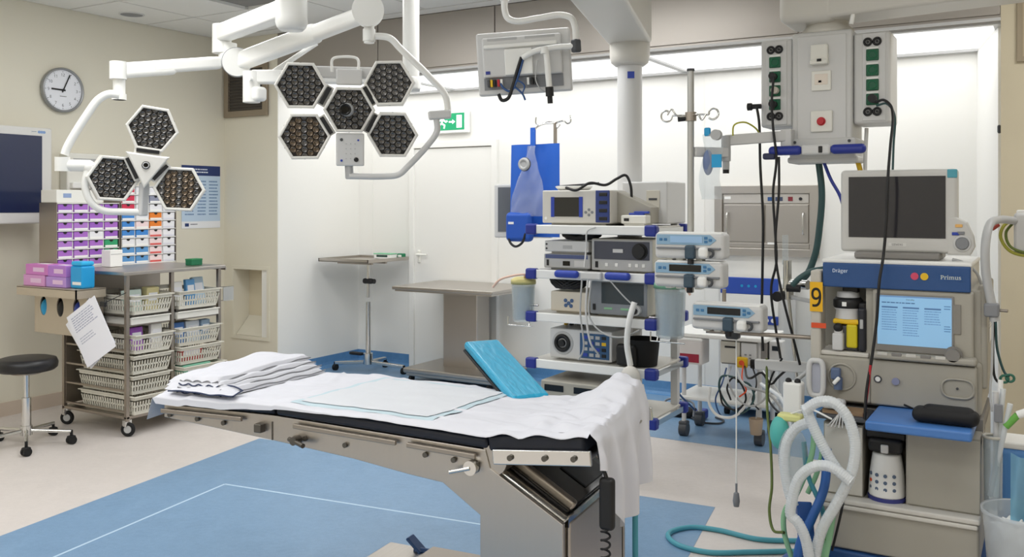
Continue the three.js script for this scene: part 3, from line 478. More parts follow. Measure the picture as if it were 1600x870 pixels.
// ---------- surgical lamps on the ceiling spindle ----------
const hexPts = (R, rot = 0) => Array.from({ length: 6 }, (_, i) => [R * Math.cos(rot + i * Math.PI / 3), R * Math.sin(rot + i * Math.PI / 3)]);
const podRim = merge([ext(hexPts(0.124), 0.045, 0.005, [hexPts(0.119)]).translate(0, 0, -0.035), ext(hexPts(0.122), 0.004, 0).translate(0, 0, -0.035)]);
const podFaceG = ext(hexPts(0.1185), 0.006).translate(0, 0, -0.006);
const lensG = lathe([[0, 0.0015], [0.004, 0.0025], [0.007, 0.001], [0.0115, 0.0055], [0.0145, 0.0065], [0.0165, 0.001]], 0, 0, 0, 12).rotateX(Math.PI / 2);
const podShell = S(0xe4e2dc, 0.35);
function frame(c, target, roll = 0) {      // a frame at c whose +z looks at the target
  const o = new THREE.Object3D(); o.position.set(...c); o.lookAt(...target); o.rotateZ(roll); o.updateMatrix(); return o;
}
function pod(t, F, x, y, rot, tilt, warm) {
  const p = mesh('lamp_pod', podRim, podShell, t);
  p.position.set(x, y, 0.02).applyMatrix4(F.matrix);
  p.quaternion.copy(F.quaternion).multiply(new THREE.Quaternion().setFromEuler(new THREE.Euler(tilt[0], tilt[1], rot)));
  mesh('reflector_plate', podFaceG, warm ? M.podFaceWarm : M.podFace, p);
  for (let q = -3; q <= 3; q++) for (let r = -3; r <= 3; r++) {
    if (Math.abs(q + r) > 3) continue;
    const l = mesh('lens', lensG, warm && (q * 7 + r * 3 + 21) % 3 ? M.lensWarm : M.lens, p); const d = 0.0325;
    l.position.set(d * Math.sqrt(3) / 2 * q, d * (r + q / 2), 0.0); l.rotation.set(((q * 5 + r * 11 + 40) % 7 - 3) * 0.03, ((q * 3 + r * 5 + 40) % 5 - 2) * 0.03, 0);
  }
}
const at = (F, l) => l.map(p => V(...p).applyMatrix4(F.matrix).toArray());
const spin = [-3.19, -3.285];
{
  const t = thing('surgical_lamp', 'large surgical lamp with five hexagonal pods and central camera handle', 'surgical lamp');
  mesh('ceiling_flange', cy(0.17, 0.05, spin[0], CEIL - 0.025, spin[1], 'y', 0.17, 40), M.enamel, t);
  mesh('spindle', [cy(0.076, 0.64, spin[0], CEIL - 0.31, spin[1]), lathe([[0, 2.395], [0.055, 2.395], [0.07, 2.41], [0.078, 2.435], [0.076, 2.46]], spin[0], 0, spin[1])], M.enamel, t);
  mesh('upper_arm', [bar([spin[0], 2.51, spin[1]], [-3.997, 2.50, -3.563], 0.085, 0.092, 0.015), cy(0.052, 0.16, -3.985, 2.47, -3.56)], M.enamel, t);
  mesh('arm_drop', cy(0.05, 0.12, -3.96, 2.385, -3.58), M.enamel, t);
  const pv = [-3.915, 2.338, -3.605], ed = [-2.965, 2.513, -3.592];
  mesh('spring_arm', [bar(pv, [-3.3, 2.448, -3.595], 0.08, 0.10, 0.025), bar([-3.5, 2.41, -3.597], ed, 0.075, 0.082, 0.025)], M.enamel, t);
  const Fp = frame(pv, [0, 1.9, 0]);
  mesh('pivot_cover', [cy(0.078, 0.13, 0, 0, 0, 'z', 0.078, 36).applyMatrix4(Fp.matrix)], M.enamel, t);
  mesh('pivot_ring', new THREE.TorusGeometry(0.079, 0.003, 6, 40).translate(0, 0, 0.05).applyMatrix4(Fp.matrix), M.midGrey, t);
  const Fe = frame(ed, [0, 1.9, 0]); mesh('pivot_cover', cy(0.08, 0.13, 0.0, 0.01, 0, 'z', 0.08, 36).applyMatrix4(Fe.matrix), M.enamel, t);
  mesh('head_drop', [cy(0.026, 0.14, -2.96, 2.43, -3.595), cy(0.032, 0.06, -2.96, 2.40, -3.595)], M.enamel, t);
  const F = frame([-3.046, 2.023, -3.543], [0, 1.62, 0]);
  const yoke = at(F, [[0.12, 0.375, -0.02], [0.2, 0.365, 0], [0.26, 0.31, 0], [0.4, 0.18, 0.0], [0.485, 0.085, 0], [0.5, 0.01, 0], [0.5, -0.02, 0]]);
  mesh('yoke_tube', tb(yoke, 0.0175, 60, 12), M.enamel, t);
  mesh('yoke_joint', bar(...at(F, [[0.40, -0.022, 0], [0.515, -0.012, 0]]), 0.05, 0.045, 0.01), M.enamelGrey, t);
  mesh('lower_tube', tb(at(F, [[0.44, -0.03, 0], [0.445, -0.10, 0.0], [0.40, -0.17, 0.0], [0.30, -0.28, 0], [0.25, -0.325, 0], [0.18, -0.335, 0], [0.0, -0.335, -0.0]]), 0.016, 70, 12), M.enamelGrey, t);
  mesh('lower_joint', bar(...at(F, [[-0.002, -0.27, -0.01], [0.002, -0.35, -0.01]]), 0.035, 0.035, 0.008), M.grey, t);
  pod(t, F, -0.237, 0.116, 0.0, [0.08, 0.03], false); pod(t, F, 0.2, 0.137, 0.03, [-0.1, -0.1], false);
  pod(t, F, -0.22, -0.137, 0.02, [-0.05, 0.06], true); pod(t, F, 0.218, -0.122, 0.01, [0.1, -0.06], false); pod(t, F, 0, 0, 0.0, [0, 0], false);
  const band = (x, y, r, m, w = 0.022, l = 0.105, z = -0.01) => bx(w, l, 0.04, 0, 0, z).rotateZ(r).translate(x, y, 0.01).applyMatrix4(F.matrix);
  for (const [x, y, r] of [[-0.117, 0.068, -0.5], [0.1, 0.075, 0.55], [-0.112, -0.08, 0.55], [0.112, -0.066, -0.5]]) { mesh('hinge', band(x, y, r, 0, 0.04, 0.11, -0.02), podShell, t); mesh('hinge_gap', band(x, y, r, 0, 0.02, 0.095, 0.003), M.black, t); }
  mesh('back_bar', [rb(0.42, 0.06, 0.05, 0, 0.19, -0.08, 0.01).applyMatrix4(F.matrix), rb(0.13, 0.08, 0.06, 0, 0.165, -0.03, 0.008).applyMatrix4(F.matrix)], M.enamelGrey, t);
  mesh('top_handle', tb(at(F, [[-0.085, 0.19, -0.04], [-0.085, 0.25, -0.04], [-0.07, 0.262, -0.04], [0.03, 0.265, -0.04], [0.045, 0.252, -0.04], [0.045, 0.19, -0.04]]), 0.007, 50, 8), M.enamel, t);
  mesh('centre_handle', [cy(0.035, 0.05, -0.01, 0, 0.045, 'z', 0.028).applyMatrix4(F.matrix), cy(0.03, 0.07, -0.02, 0.0, 0.09, 'z', 0.028).applyMatrix4(F.matrix)], M.grey, t);
  mesh('camera_lens', [new THREE.TorusGeometry(0.024, 0.006, 8, 24).translate(-0.02, 0, 0.126).applyMatrix4(F.matrix), cy(0.022, 0.006, -0.02, 0, 0.124, 'z').applyMatrix4(F.matrix)], M.gloss, t);
  const cp = mesh('control_panel', rb(0.14, 0.165, 0.05, 0.005, -0.2, 0, 0.008).applyMatrix4(F.matrix), M.enamelGrey, t);
  const bt = [[-0.043, 0.05, 0.008, M.darkGrey], [0.04, 0.048, 0.005, M.royal], [-0.043, -0.055, 0.006, M.royal], [0.03, -0.05, 0.012, M.black]]; for (let i = 0; i < 3; i++) for (let j = 0; j < 4; j++) bt.push([-0.02 + i * 0.022, 0.03 - j * 0.025, 0.003, M.grey]);
  for (const [x, y, r, m] of bt) mesh('button', cy(r, 0.006, 0.005 + x, -0.2 + y, 0.026, 'z', r, 12).applyMatrix4(F.matrix), m, cp);
}
{
  const t = thing('surgical_lamp', 'small surgical lamp with three hexagonal pods in front of the cart', 'surgical lamp');
  const pv = [-3.98, 2.335, -3.545], ae = [-4.135, 2.235, -3.017];
  mesh('spring_arm', [bar(pv, [-4.09, 2.268, -3.17], 0.065, 0.07, 0.02), bar([-4.05, 2.285, -3.30], ae, 0.06, 0.082, 0.025)], M.enamel, t);
  mesh('arm_end', [cy(0.042, 0.09, ae[0] + 0.005, ae[1] + 0.0, ae[2] + 0.01), cy(0.03, 0.14, ae[0], 2.155, ae[2]), cy(0.036, 0.03, ae[0], 2.10, ae[2])], M.enamel, t);
  mesh('upper_arm', bar([spin[0], 2.66, spin[1]], [-3.2, 2.66, -2.3], 0.10, 0.11, 0.02), M.enamel, t);
  const F = frame([-4.016, 1.745, -3.087], [0, 1.5, 0]);
  const px = (u, v, z = 0) => [(u - 228) * 0.0033, (259 - v) * 0.0033, z];
  mesh('drop_tube', tb(at(F, [px(190, 151, 0.02), px(176, 150, 0.02), px(162, 158, 0.02), px(143, 186, 0.02), px(118, 232, 0.02), px(114, 244, 0.02)]), 0.02, 60, 12), M.enamel, t);
  mesh('yoke_joint', [cy(0.035, 0.07, ...px(111, 258, 0.02), 'y'), cy(0.029, 0.13, ...px(130, 260, 0.02), 'x'), new THREE.SphereGeometry(0.034, 16, 12).translate(...px(147, 262, 0.02))].map(g => g.applyMatrix4(F.matrix)), M.enamel, t);
  mesh('yoke', tb(at(F, [px(146, 264, 0.03), px(142, 290, 0.03), px(150, 315, 0.03), px(166, 328, 0.02), px(195, 331, 0.0), px(222, 332, -0.02)]), 0.018, 60, 12), M.enamel, t);
  mesh('stem', [bar(...at(F, [px(223, 338, -0.02), px(226, 285, -0.02)]), 0.055, 0.03, 0.01)], M.enamelGrey, t);
  pod(t, F, ...px(237.5, 201).slice(0, 2), -0.14, [0.05, -0.05], false); pod(t, F, ...px(181, 279).slice(0, 2), -0.07, [0, 0.25], false); pod(t, F, ...px(277, 295).slice(0, 2), -0.05, [-0.1, -0.12], true);
  const tri = [px(203, 240), px(258, 247), px(226, 289)].map(p => [p[0], p[1]]);
  mesh('hub', ext(tri, 0.04, 0.012).translate(0, 0, -0.01).applyMatrix4(F.matrix), podShell, t);
  mesh('hub_lens', [cy(0.02, 0.012, ...px(228, 258, 0.042), 'z').applyMatrix4(F.matrix)], M.gloss, t); mesh('hub_lens_ring', new THREE.TorusGeometry(0.014, 0.003, 6, 20).translate(...px(228, 258, 0.049)).applyMatrix4(F.matrix), M.grey, t);
  for (const [u, v, r, l] of [[231, 236, 1.46, 0.11], [208, 263, 0.42, 0.115], [249, 269, -0.75, 0.1]]) { mesh('hinge', bx(0.035, l + 0.02, 0.04).rotateZ(r).translate(...px(u, v, 0.0)).applyMatrix4(F.matrix), podShell, t); mesh('hinge_gap', bx(0.018, l, 0.04).rotateZ(r).translate(...px(u, v, 0.012)).applyMatrix4(F.matrix), M.black, t); }
}
// third ceiling arm behind the large lamp
{
  const t = thing('ceiling_support', 'white ceiling column with horizontal arm behind the large lamp', 'ceiling support');
  mesh('column', [cy(0.048, CEIL - 2.22, -3.14, (CEIL + 2.22) / 2, -4.185), cy(0.08, 0.04, -3.14, CEIL - 0.02, -4.185), lathe([[0, 2.19], [0.05, 2.19], [0.056, 2.21], [0.056, 2.26], [0.048, 2.27]], -3.14, 0, -4.185)], M.enamel, t);
  mesh('horizontal_arm', bar([-3.14, 2.27, -4.185], [-3.775, 2.245, -3.58], 0.07, 0.075, 0.012), M.enamel, t);
  mesh('end_joint', [cy(0.046, 0.17, -3.775, 2.19, -3.58), rb(0.10, 0.08, 0.08, -3.75, 2.15, -3.59, 0.02), cy(0.012, 0.02, -3.73, 2.225, -3.53, 'z')], M.enamel, t);
  mesh('strut', rod([-3.72, 2.24, -3.62], [-3.50, 2.44, -3.80], 0.014), M.enamel, t);
}
// monitor seen from behind, on a bent tube
{
  const t = thing('hanging_monitor', 'flat monitor seen from behind with cables, hung from bent tube', 'monitor');
  const F = frame([-2.283, 2.262, -3.99], [-0.62, 2.02, 0.0], 0.05), G = g => g.applyMatrix4(F.matrix), k = 0.00323;
  const px = (u, v, z = 0) => [(u - 821) * k, (100 - v) * k, z];
  mesh('housing', G(rb(0.475, 0.315, 0.05, 0, 0, 0, 0.012)), M.enamelGrey, t);
  mesh('rear_cover', G(rb(0.40, 0.20, 0.03, -0.005, 0.03, 0.035, 0.012)), M.enamelGrey, t);
  mesh('screen', G(bx(0.43, 0.27, 0.003, 0, 0, -0.026)), M.screen, t);
  for (const x of [-0.1, 0.09]) mesh('vent_slot', G(bx(0.15, 0.012, 0.004, x, 0.118, 0.05)), M.grey, t);
  mesh('vent_ledge', G(rb(0.37, 0.022, 0.02, -0.01, 0.083, 0.052, 0.008)), M.enamel, t);
  mesh('connector_bay', G(bx(0.40, 0.06, 0.006, -0.005, -0.10, 0.026)), M.midGrey, t);
  for (const [x, m] of [[-0.18, M.darkGrey], [-0.165, M.yellow], [-0.15, M.black], [-0.13, M.red], [-0.115, M.white], [0.02, M.white], [0.04, M.black], [0.055, M.black]]) mesh('plug', G(bx(0.011, 0.035, 0.03, x, -0.098, 0.038)), m, t);
  mesh('mount_plate', G(rb(0.14, 0.13, 0.02, -0.02, 0.0, 0.06, 0.006)), M.enamel, t);
  mesh('badge', G(bx(0.022, 0.016, 0.003, -0.18, -0.045, 0.051)), M.navy, t);
  mesh('carrier_tube', tb(at(F, [px(800, 5, 0.10), px(799, 20, 0.10), px(803, 34, 0.10), px(815, 40, 0.1), px(850, 38, 0.1), px(885, 36, 0.1), px(900, 42, 0.1), px(905, 56, 0.1), px(905, 80, 0.1)]), 0.016, 80, 12), M.enamel, t);
  const topP = at(F, [px(800, 8, 0.1)])[0];
  mesh('ceiling_tube', [rod(topP, [topP[0], CEIL, topP[2]], 0.022), cy(0.07, 0.03, topP[0], CEIL - 0.015, topP[2])], M.enamel, t);
  mesh('tube_end', bar(...at(F, [px(905, 74, 0.1), px(905, 94, 0.1)]), 0.04, 0.04, 0.01), M.darkGrey, t);
  mesh('cross_tube', tb(at(F, [px(905, 84, 0.1), px(870, 84, 0.1), px(840, 88, 0.1), px(822, 95, 0.08)]), 0.014, 40, 10), M.enamel, t);
  mesh('drop_post', [rod(...at(F, [px(859, 82, 0.1), px(861, 146, 0.1)]), 0.015), rod(...at(F, [px(857, 82, 0.1), px(857, 92, 0.1)]), 0.022)], M.enamel, t);
  mesh('handle', [rod(...at(F, [px(861, 143, 0.1), px(861, 157, 0.1)]), 0.02), rod(...at(F, [px(861, 156, 0.1), px(861, 168, 0.1)]), 0.013)], M.black, t);
  for (const [pts, m, r] of [[[[820, 94], [812, 115], [803, 140], [795, 156], [786, 158], [781, 148]], M.black, 0.009], [[[822, 98], [810, 130], [800, 145], [790, 140], [785, 132]], M.machineBlue, 0.006], [[[804, 136], [818, 150], [822, 160]], M.machineBlue, 0.005], [[[818, 150], [822, 138], [812, 130], [806, 140]], M.machineBlue, 0.004], [[[845, 100], [840, 130], [848, 146], [858, 150]], M.grey, 0.003]])
    mesh('cable', tb(at(F, pts.map(p => px(p[0], p[1], 0.075))), r, 40, 7), m, t);
}

// ---------- left ceiling pendant: beam, column and shelf tower ----------
const TX0 = -2.585, TX1 = -1.84, TZ = -4.6, TD = 0.46;
const shelfY = [1.425, 1.168, 0.922, 0.654, 0.39];
{
  const t = thing('equipment_pendant', 'white ceiling pendant with thick column and shelf tower with blue corners', 'pendant');
  const cx = -2.135, cz = -4.985;
  mesh('beam', [bar([cx, 2.64, cz], [cx + 0.62, 2.64, cz + 2.15], 0.26, 0.30, 0.02)], M.machineLight, t);
  mesh('beam_slot', [bar([cx + 0.19, 2.55, cz + 0.25], [cx + 0.66, 2.55, cz + 1.9], 0.008, 0.02, 0.002)], M.darkGrey, t);
  mesh('ceiling_mount', [cy(0.16, 0.3, cx + 0.6, CEIL - 0.15, cz + 2.0), cy(0.22, 0.04, cx + 0.6, CEIL - 0.02, cz + 2.0)], M.enamel, t);
  mesh('column_head', lathe([[0, 2.36], [0.085, 2.36], [0.11, 2.38], [0.118, 2.42], [0.118, 2.50], [0.12, 2.52], [0, 2.52]], cx, 0, cz, 36), M.machineLight, t);
  mesh('column', cy(0.073, 1.95, cx, 1.42, cz, 'y', 0.073, 36), M.enamelGrey, t);
  mesh('column_badge', bx(0.04, 0.04, 0.004, 0, 0, 0.0735).rotateY(0.5).translate(cx, 2.30, cz), M.royal, t);
  mesh('service_head', [rb(0.28, 0.24, 0.3, -1.985, 1.555, -4.99, 0.01)], M.enamelGrey, t);
  mesh('head_panel', [rb(0.08, 0.11, 0.004, -1.93, 1.57, -4.838, 0.002, 1)], M.beigePlastic, t); mesh('panel_print', bx(0.05, 0.012, 0.003, -1.93, 1.575, -4.8355), M.darkGrey, t);
  for (const x of [TX0 + 0.09, TX1 - 0.03]) mesh('rear_post', bx(0.04, 1.10, 0.04, x, 0.90, TZ - TD + 0.03), M.enamelGrey, t);
  shelfY.forEach((y, i) => {
    const s = mesh('shelf', rb(TX1 - TX0, 0.045, TD, (TX0 + TX1) / 2, y - 0.022, TZ - TD / 2, 0.006), M.machineLight, t);
    mesh('front_rail', rb(TX1 - TX0 - 0.06, 0.05, 0.02, (TX0 + TX1) / 2, y - 0.022, TZ + 0.012, 0.006), M.white, s);
    mesh('side_rail', bx(0.02, 0.03, TD - 0.08, TX1 + 0.014, y - 0.022, TZ - TD / 2), M.chrome, s);
    for (const [x, z] of [[TX0 + 0.01, TZ + 0.008], [TX1 - 0.0, TZ + 0.008], [TX1, TZ - TD]]) mesh('corner_cap', rb(0.07, 0.062, 0.05, x, y - 0.022, z, 0.012), M.navy, s);
  });
  for (const x of [-2.33, -2.02]) mesh('grip', [bar([x - 0.075, 1.155, TZ + 0.05], [x + 0.075, 1.155, TZ + 0.05], 0.04, 0.042, 0.018)], M.royal, t);
  mesh('grip_mount', [rb(0.13, 0.045, 0.04, -2.185, 1.15, TZ + 0.03, 0.01)], M.enamelGrey, t);
}
// devices on the shelves: front faces +z
function device(name, label, cat, x0, x1, y, h, d, m, zf = TZ - 0.03) {
  const t = thing(name, label, cat, [(x0 + x1) / 2, y, zf - d / 2]); const w = x1 - x0;
  const body = mesh('case', [rb(w, h - 0.012, d, 0, h / 2 + 0.006, 0, 0.008), bx(w * 0.8, 0.012, d * 0.8, 0, 0.006, 0)], m, t);
  return { t, w, h, z: d / 2, body };
}
const led = (t, x, y, z, r, m, n = 'button') => mesh(n, cy(r, 0.006, x, y, z, 'z', r, 14), m, t);
{ const { t, w, h, z } = device('electrosurgical_unit', 'electrosurgical unit with dark screen and blue socket strip on top shelf', 'medical device', -2.53, -2.10, 1.426, 0.20, 0.36, M.machineLight);
  mesh('screen', bx(0.16, 0.11, 0.004, -0.055, 0.105, z + 0.001), S(0x33322f, 0.2), t); for (const x of [-0.145, 0.035]) mesh('key_strip', bx(0.022, 0.115, 0.005, x, 0.105, z + 0.001), M.royal, t);
  mesh('socket_panel', rb(0.085, 0.18, 0.01, w / 2 - 0.045, 0.108, z + 0.002, 0.004), S(0x2a3d7c, 0.4), t); for (let i = 0; i < 4; i++) mesh('socket', rb(0.05, 0.02, 0.006, w / 2 - 0.04, 0.04 + i * 0.045, z + 0.007, 0.004), M.black, t);
  for (const [x, y] of [[0.085, 0.09], [0.105, 0.075], [0.065, 0.075], [0.085, 0.06]]) led(t, x, y, z, 0.008, M.midGrey); led(t, -0.19, 0.04, z, 0.008, M.white, 'power_button');
  mesh('side_fin', ext([[0, 0], [0.2, 0], [0.2, 0.08], [0, 0.17]], 0.2, 0.004).translate(w / 2 - 0.0, 0.02, -0.12), M.machine, t); }
{ const t = thing('instrument_dish', 'shallow white dish with dark instruments on the electrosurgical unit', 'dish', [-2.40, 1.628, -4.78]); mesh('dish', lathe([[0, 0], [0.09, 0.0], [0.11, 0.02], [0.105, 0.024], [0.085, 0.006], [0, 0.006]], 0, 0, 0, 28), M.white, t); mesh('instrument', [rod([-0.08, 0.02, 0.05], [0.10, 0.03, 0.06], 0.008)], M.black, t); mesh('instrument', [rod([0.0, 0.03, -0.03], [0.16, 0.04, 0.0], 0.006)], M.darkGrey, t); }
single('device_cable', tb([[-2.35, 1.64, -4.58], [-2.28, 1.625, -4.57], [-2.22, 1.665, -4.62], [-2.15, 1.655, -4.68], [-2.10, 1.69, -4.72], [-2.06, 1.71, -4.75], [-2.035, 1.66, -4.76], [-2.03, 1.56, -4.77]], 0.008, 60), M.black, 'black cable looping over the top of the electrosurgical unit', 'cable');
{ const { t, z } = device('small_module', 'small white module with blue plugs beside the electrosurgical unit', 'module', -2.05, -1.90, 1.426, 0.06, 0.14, M.plasticWhite, TZ - 0.06); mesh('port', bx(0.03, 0.016, 0.004, -0.04, 0.035, z), M.black, t); for (const [x, y] of [[0.0, 0.066], [0.03, 0.075]]) mesh('plug', rb(0.09, 0.014, 0.02, x, y, 0.02, 0.005), M.royal, t); }
{ const { t, w, z } = device('video_recorder', 'slim silver video unit stacked on a grey recorder, left bay', 'medical device', -2.515, -2.235, 1.262, 0.075, 0.34, M.enamelGrey); for (const y of [0.03, 0.055]) led(t, -0.125, y, z, 0.006, M.darkGrey); mesh('tray_slot', bx(0.06, 0.02, 0.003, 0.01, 0.04, z), M.grey, t); }
{ const { t, z } = device('camera_control_unit', 'grey camera control unit with dark top stripe under the video unit', 'medical device', -2.52, -2.225, 1.169, 0.092, 0.36, M.grey); mesh('stripe', bx(0.27, 0.022, 0.004, 0, 0.078, z), S(0x505c86, 0.4), t); mesh('display', bx(0.045, 0.026, 0.004, 0.0, 0.04, z), M.gloss, t); mesh('switch', bx(0.014, 0.034, 0.005, -0.12, 0.042, z), M.black, t); mesh('panel', rb(0.07, 0.036, 0.004, 0.085, 0.04, z, 0.002, 1), M.enamelGrey, t); }
{ const { t, w, z } = device('insufflator', 'grey insufflator with dark panel and big black knob, second shelf', 'medical device', -2.215, -1.845, 1.169, 0.185, 0.36, M.beigePlastic); mesh('front_panel', rb(w - 0.01, 0.17, 0.008, 0, 0.095, z, 0.004), M.grey, t); mesh('dark_panel', bx(w - 0.04, 0.10, 0.006, 0, 0.122, z + 0.004), S(0x4b4e5a, 0.35), t);
  mesh('display', bx(0.06, 0.02, 0.004, -0.02, 0.12, z + 0.008), M.enamelGrey, t); mesh('knob', [cy(0.036, 0.03, 0.11, 0.12, z + 0.02, 'z'), cy(0.045, 0.008, 0.11, 0.12, z + 0.01, 'z')], M.black, t); for (const x of [-0.09, -0.03, 0.05, 0.09, 0.13]) mesh('button', rb(0.018, 0.02, 0.006, x, 0.042, z + 0.005, 0.004), M.white, t); mesh('switch', bx(0.016, 0.034, 0.006, -0.15, 0.042, z + 0.005), M.black, t); }
{ const t = thing('coiled_cable', 'loose coil of black cables on the third shelf', 'cable', [-2.38, 1.06, -4.68]); const pts = []; for (let i = 0; i < 60; i++) { const a = i * 0.62; pts.push([Math.cos(a) * (0.10 + 0.02 * Math.sin(i * 1.3)), 0.035 + 0.028 * Math.sin(a * 0.5 + i), Math.sin(a) * 0.06]); } mesh('loops', tb(pts, 0.007, 400, 6), M.black, t); }
{ const t = thing('coiled_cable', 'coil of black cable lying on the video unit under top shelf', 'cable', [-2.32, 1.34, -4.72]); const pts = []; for (let i = 0; i < 50; i++) { const a = i * 0.62; pts.push([Math.cos(a) * (0.10 + 0.015 * Math.sin(i * 1.3)), 0.02 + 0.010 * Math.sin(a * 0.5 + i), Math.sin(a) * 0.07]); } mesh('loops', tb(pts, 0.008, 300, 6), M.black, t); }
{ const { t, z } = device('storage_box', 'cream box with blue flower print on the third shelf', 'box', -2.475, -2.24, 0.923, 0.125, 0.3, S(0xd8d0c0, 0.6)); for (const [x, y] of [[0, 0.06], [0.02, 0.075], [-0.02, 0.075], [0.015, 0.045], [-0.018, 0.047]]) led(t, x, y, z, 0.011, S(0x44608a, 0.6), 'print'); }
{ const { t, w, z } = device('pump_console', 'beige console with large dark display on the third shelf', 'medical device', -2.225, -1.875, 0.923, 0.20, 0.38, M.beigePlastic); mesh('front_panel', rb(w - 0.01, 0.185, 0.008, 0, 0.103, z, 0.004), S(0x8b9096, 0.45), t); mesh('display', bx(0.25, 0.115, 0.006, 0.025, 0.13, z + 0.004), S(0x3b454b, 0.18), t); for (const x of [-0.06, 0.04]) mesh('button', rb(0.05, 0.012, 0.005, x, 0.045, z + 0.005, 0.003), M.greenLight, t); mesh('switch', bx(0.016, 0.034, 0.006, -0.145, 0.05, z + 0.005), M.black, t); mesh('socket', [cy(0.028, 0.03, 0.11, 0.045, z + 0.014, 'z')], M.white, t); mesh('plug', cy(0.02, 0.05, 0.105, 0.043, z + 0.03, 'z'), M.black, t); }
{ const { t, w, z } = device('light_source', 'light source with round black dial and blue key panel, fourth shelf', 'medical device', -2.48, -2.09, 0.655, 0.18, 0.36, M.enamelGrey); mesh('dial', [new THREE.TorusGeometry(0.04, 0.012, 8, 28).translate(-0.11, 0.1, z + 0.008), cy(0.02, 0.03, -0.11, 0.1, z + 0.01, 'z')], M.black, t); mesh('bezel', cy(0.07, 0.01, -0.11, 0.1, z, 'z', 0.065, 36), M.grey, t);
  mesh('key_panel', bx(0.18, 0.14, 0.006, 0.09, 0.095, z + 0.001), S(0x31577f, 0.4), t); for (let i = 0; i < 4; i++) for (let j = 0; j < 4; j++) mesh('key', bx(0.026, 0.018, 0.004, 0.035 + i * 0.038, 0.045 + j * 0.033, z + 0.005), i === 3 ? (j === 2 ? M.yellow : M.black) : (i + j) % 3 ? M.grey : M.royal, t); }
{ const t = thing('black_bin', 'round black fabric bin on the fourth shelf', 'bin', [-1.945, 0.655, -4.71]); mesh('wall', lathe([[0, 0.004], [0.085, 0.004], [0.10, 0.15], [0.097, 0.15], [0.083, 0.01], [0, 0.01]], 0, 0, 0, 28), M.rubber, t); mesh('folded_pouch', rb(0.12, 0.12, 0.05, -0.05, 0.065, 0.09, 0.02), M.black, t); }
{ const { t, w, z } = device('suction_unit', 'low grey unit with two dark displays on the lowest shelf', 'medical device', -2.49, -2.10, 0.391, 0.16, 0.4, M.machine, TZ + 0.06); for (const x of [-0.11, 0.075]) mesh('display', bx(0.12, 0.035, 0.004, x, 0.12, z + 0.001), M.gloss, t); for (let i = 0; i < 7; i++) mesh('button', rb(0.022, 0.018, 0.006, -0.15 + i * 0.05, 0.07, z + 0.002, 0.004), M.midGrey, t); for (const x of [-0.13, 0, 0.13]) led(t, x, 0.035, z, 0.014, M.darkGrey, 'socket'); }
for (const [y, l] of [[0.87, 'third'], [0.60, 'fourth']]) for (const [i, m] of [[0, M.yellow], [1, M.black], [2, M.grey], [3, M.black]].entries()) { /* plugs under the shelves */
  single('cable_plug', [rb(0.018, 0.06, 0.03, -2.46 + i * 0.035, y - 0.005, TZ - 0.2, 0.004)], m[1], `${['yellow', 'black', 'grey', 'dark'][i]} cable plug ${['first', 'second', 'third', 'last'][i]} in the row under the ${l} shelf`, 'plug'); }
// thin grey cables hanging down in front of the tower
for (const [pts, r, m, l] of [
  [[[-2.16, 1.42, TZ + 0.03], [-2.2, 1.40, TZ + 0.05], [-2.215, 1.3, TZ + 0.035], [-2.22, 1.2, TZ + 0.05]], 0.005, M.enamelGrey, 'thin white cable hanging from the electrosurgical unit to second shelf'],
  [[[-2.23, 1.13, TZ + 0.06], [-2.24, 0.95, TZ + 0.06], [-2.22, 0.75, TZ + 0.06], [-2.26, 0.68, TZ + 0.04]], 0.005, M.grey, 'grey cable hanging left of centre in front of tower'],
  [[[-2.19, 1.13, TZ + 0.07], [-2.2, 0.95, TZ + 0.07], [-2.17, 0.78, TZ + 0.07], [-2.15, 0.72, TZ + 0.02]], 0.006, M.enamelGrey, 'pale cable hanging at centre in front of tower'],
  [[[-2.17, 1.13, TZ + 0.07], [-2.17, 0.92, TZ + 0.08], [-2.08, 0.84, TZ + 0.08], [-1.98, 0.83, TZ + 0.06], [-1.9, 0.87, TZ + 0.03]], 0.005, M.grey, 'grey cable sagging right below the third shelf'],
  [[[-2.06, 1.13, TZ + 0.06], [-1.98, 1.05, TZ + 0.06], [-1.9, 0.98, TZ + 0.05]], 0.004, M.grey, 'thin slanting cable in front of the large dark display'],
  [[[-1.92, 1.02, TZ + 0.05], [-1.94, 0.93, TZ + 0.07], [-1.955, 0.8, TZ + 0.07], [-1.94, 0.68, TZ + 0.06]], 0.017, M.white, 'thick white wrapped cable hanging at the right of tower'],
]) single('hanging_cable', tb(pts, r, 40, 7), m, l, 'cable');
single('wrapped_bundle', [new THREE.SphereGeometry(0.055, 16, 12).scale(1, 1.15, 0.8).translate(-1.93, 0.62, TZ + 0.085)], S(0xdad7d0, 0.8), 'white wrapped cable bundle in front of the fourth shelf edge', 'cable');
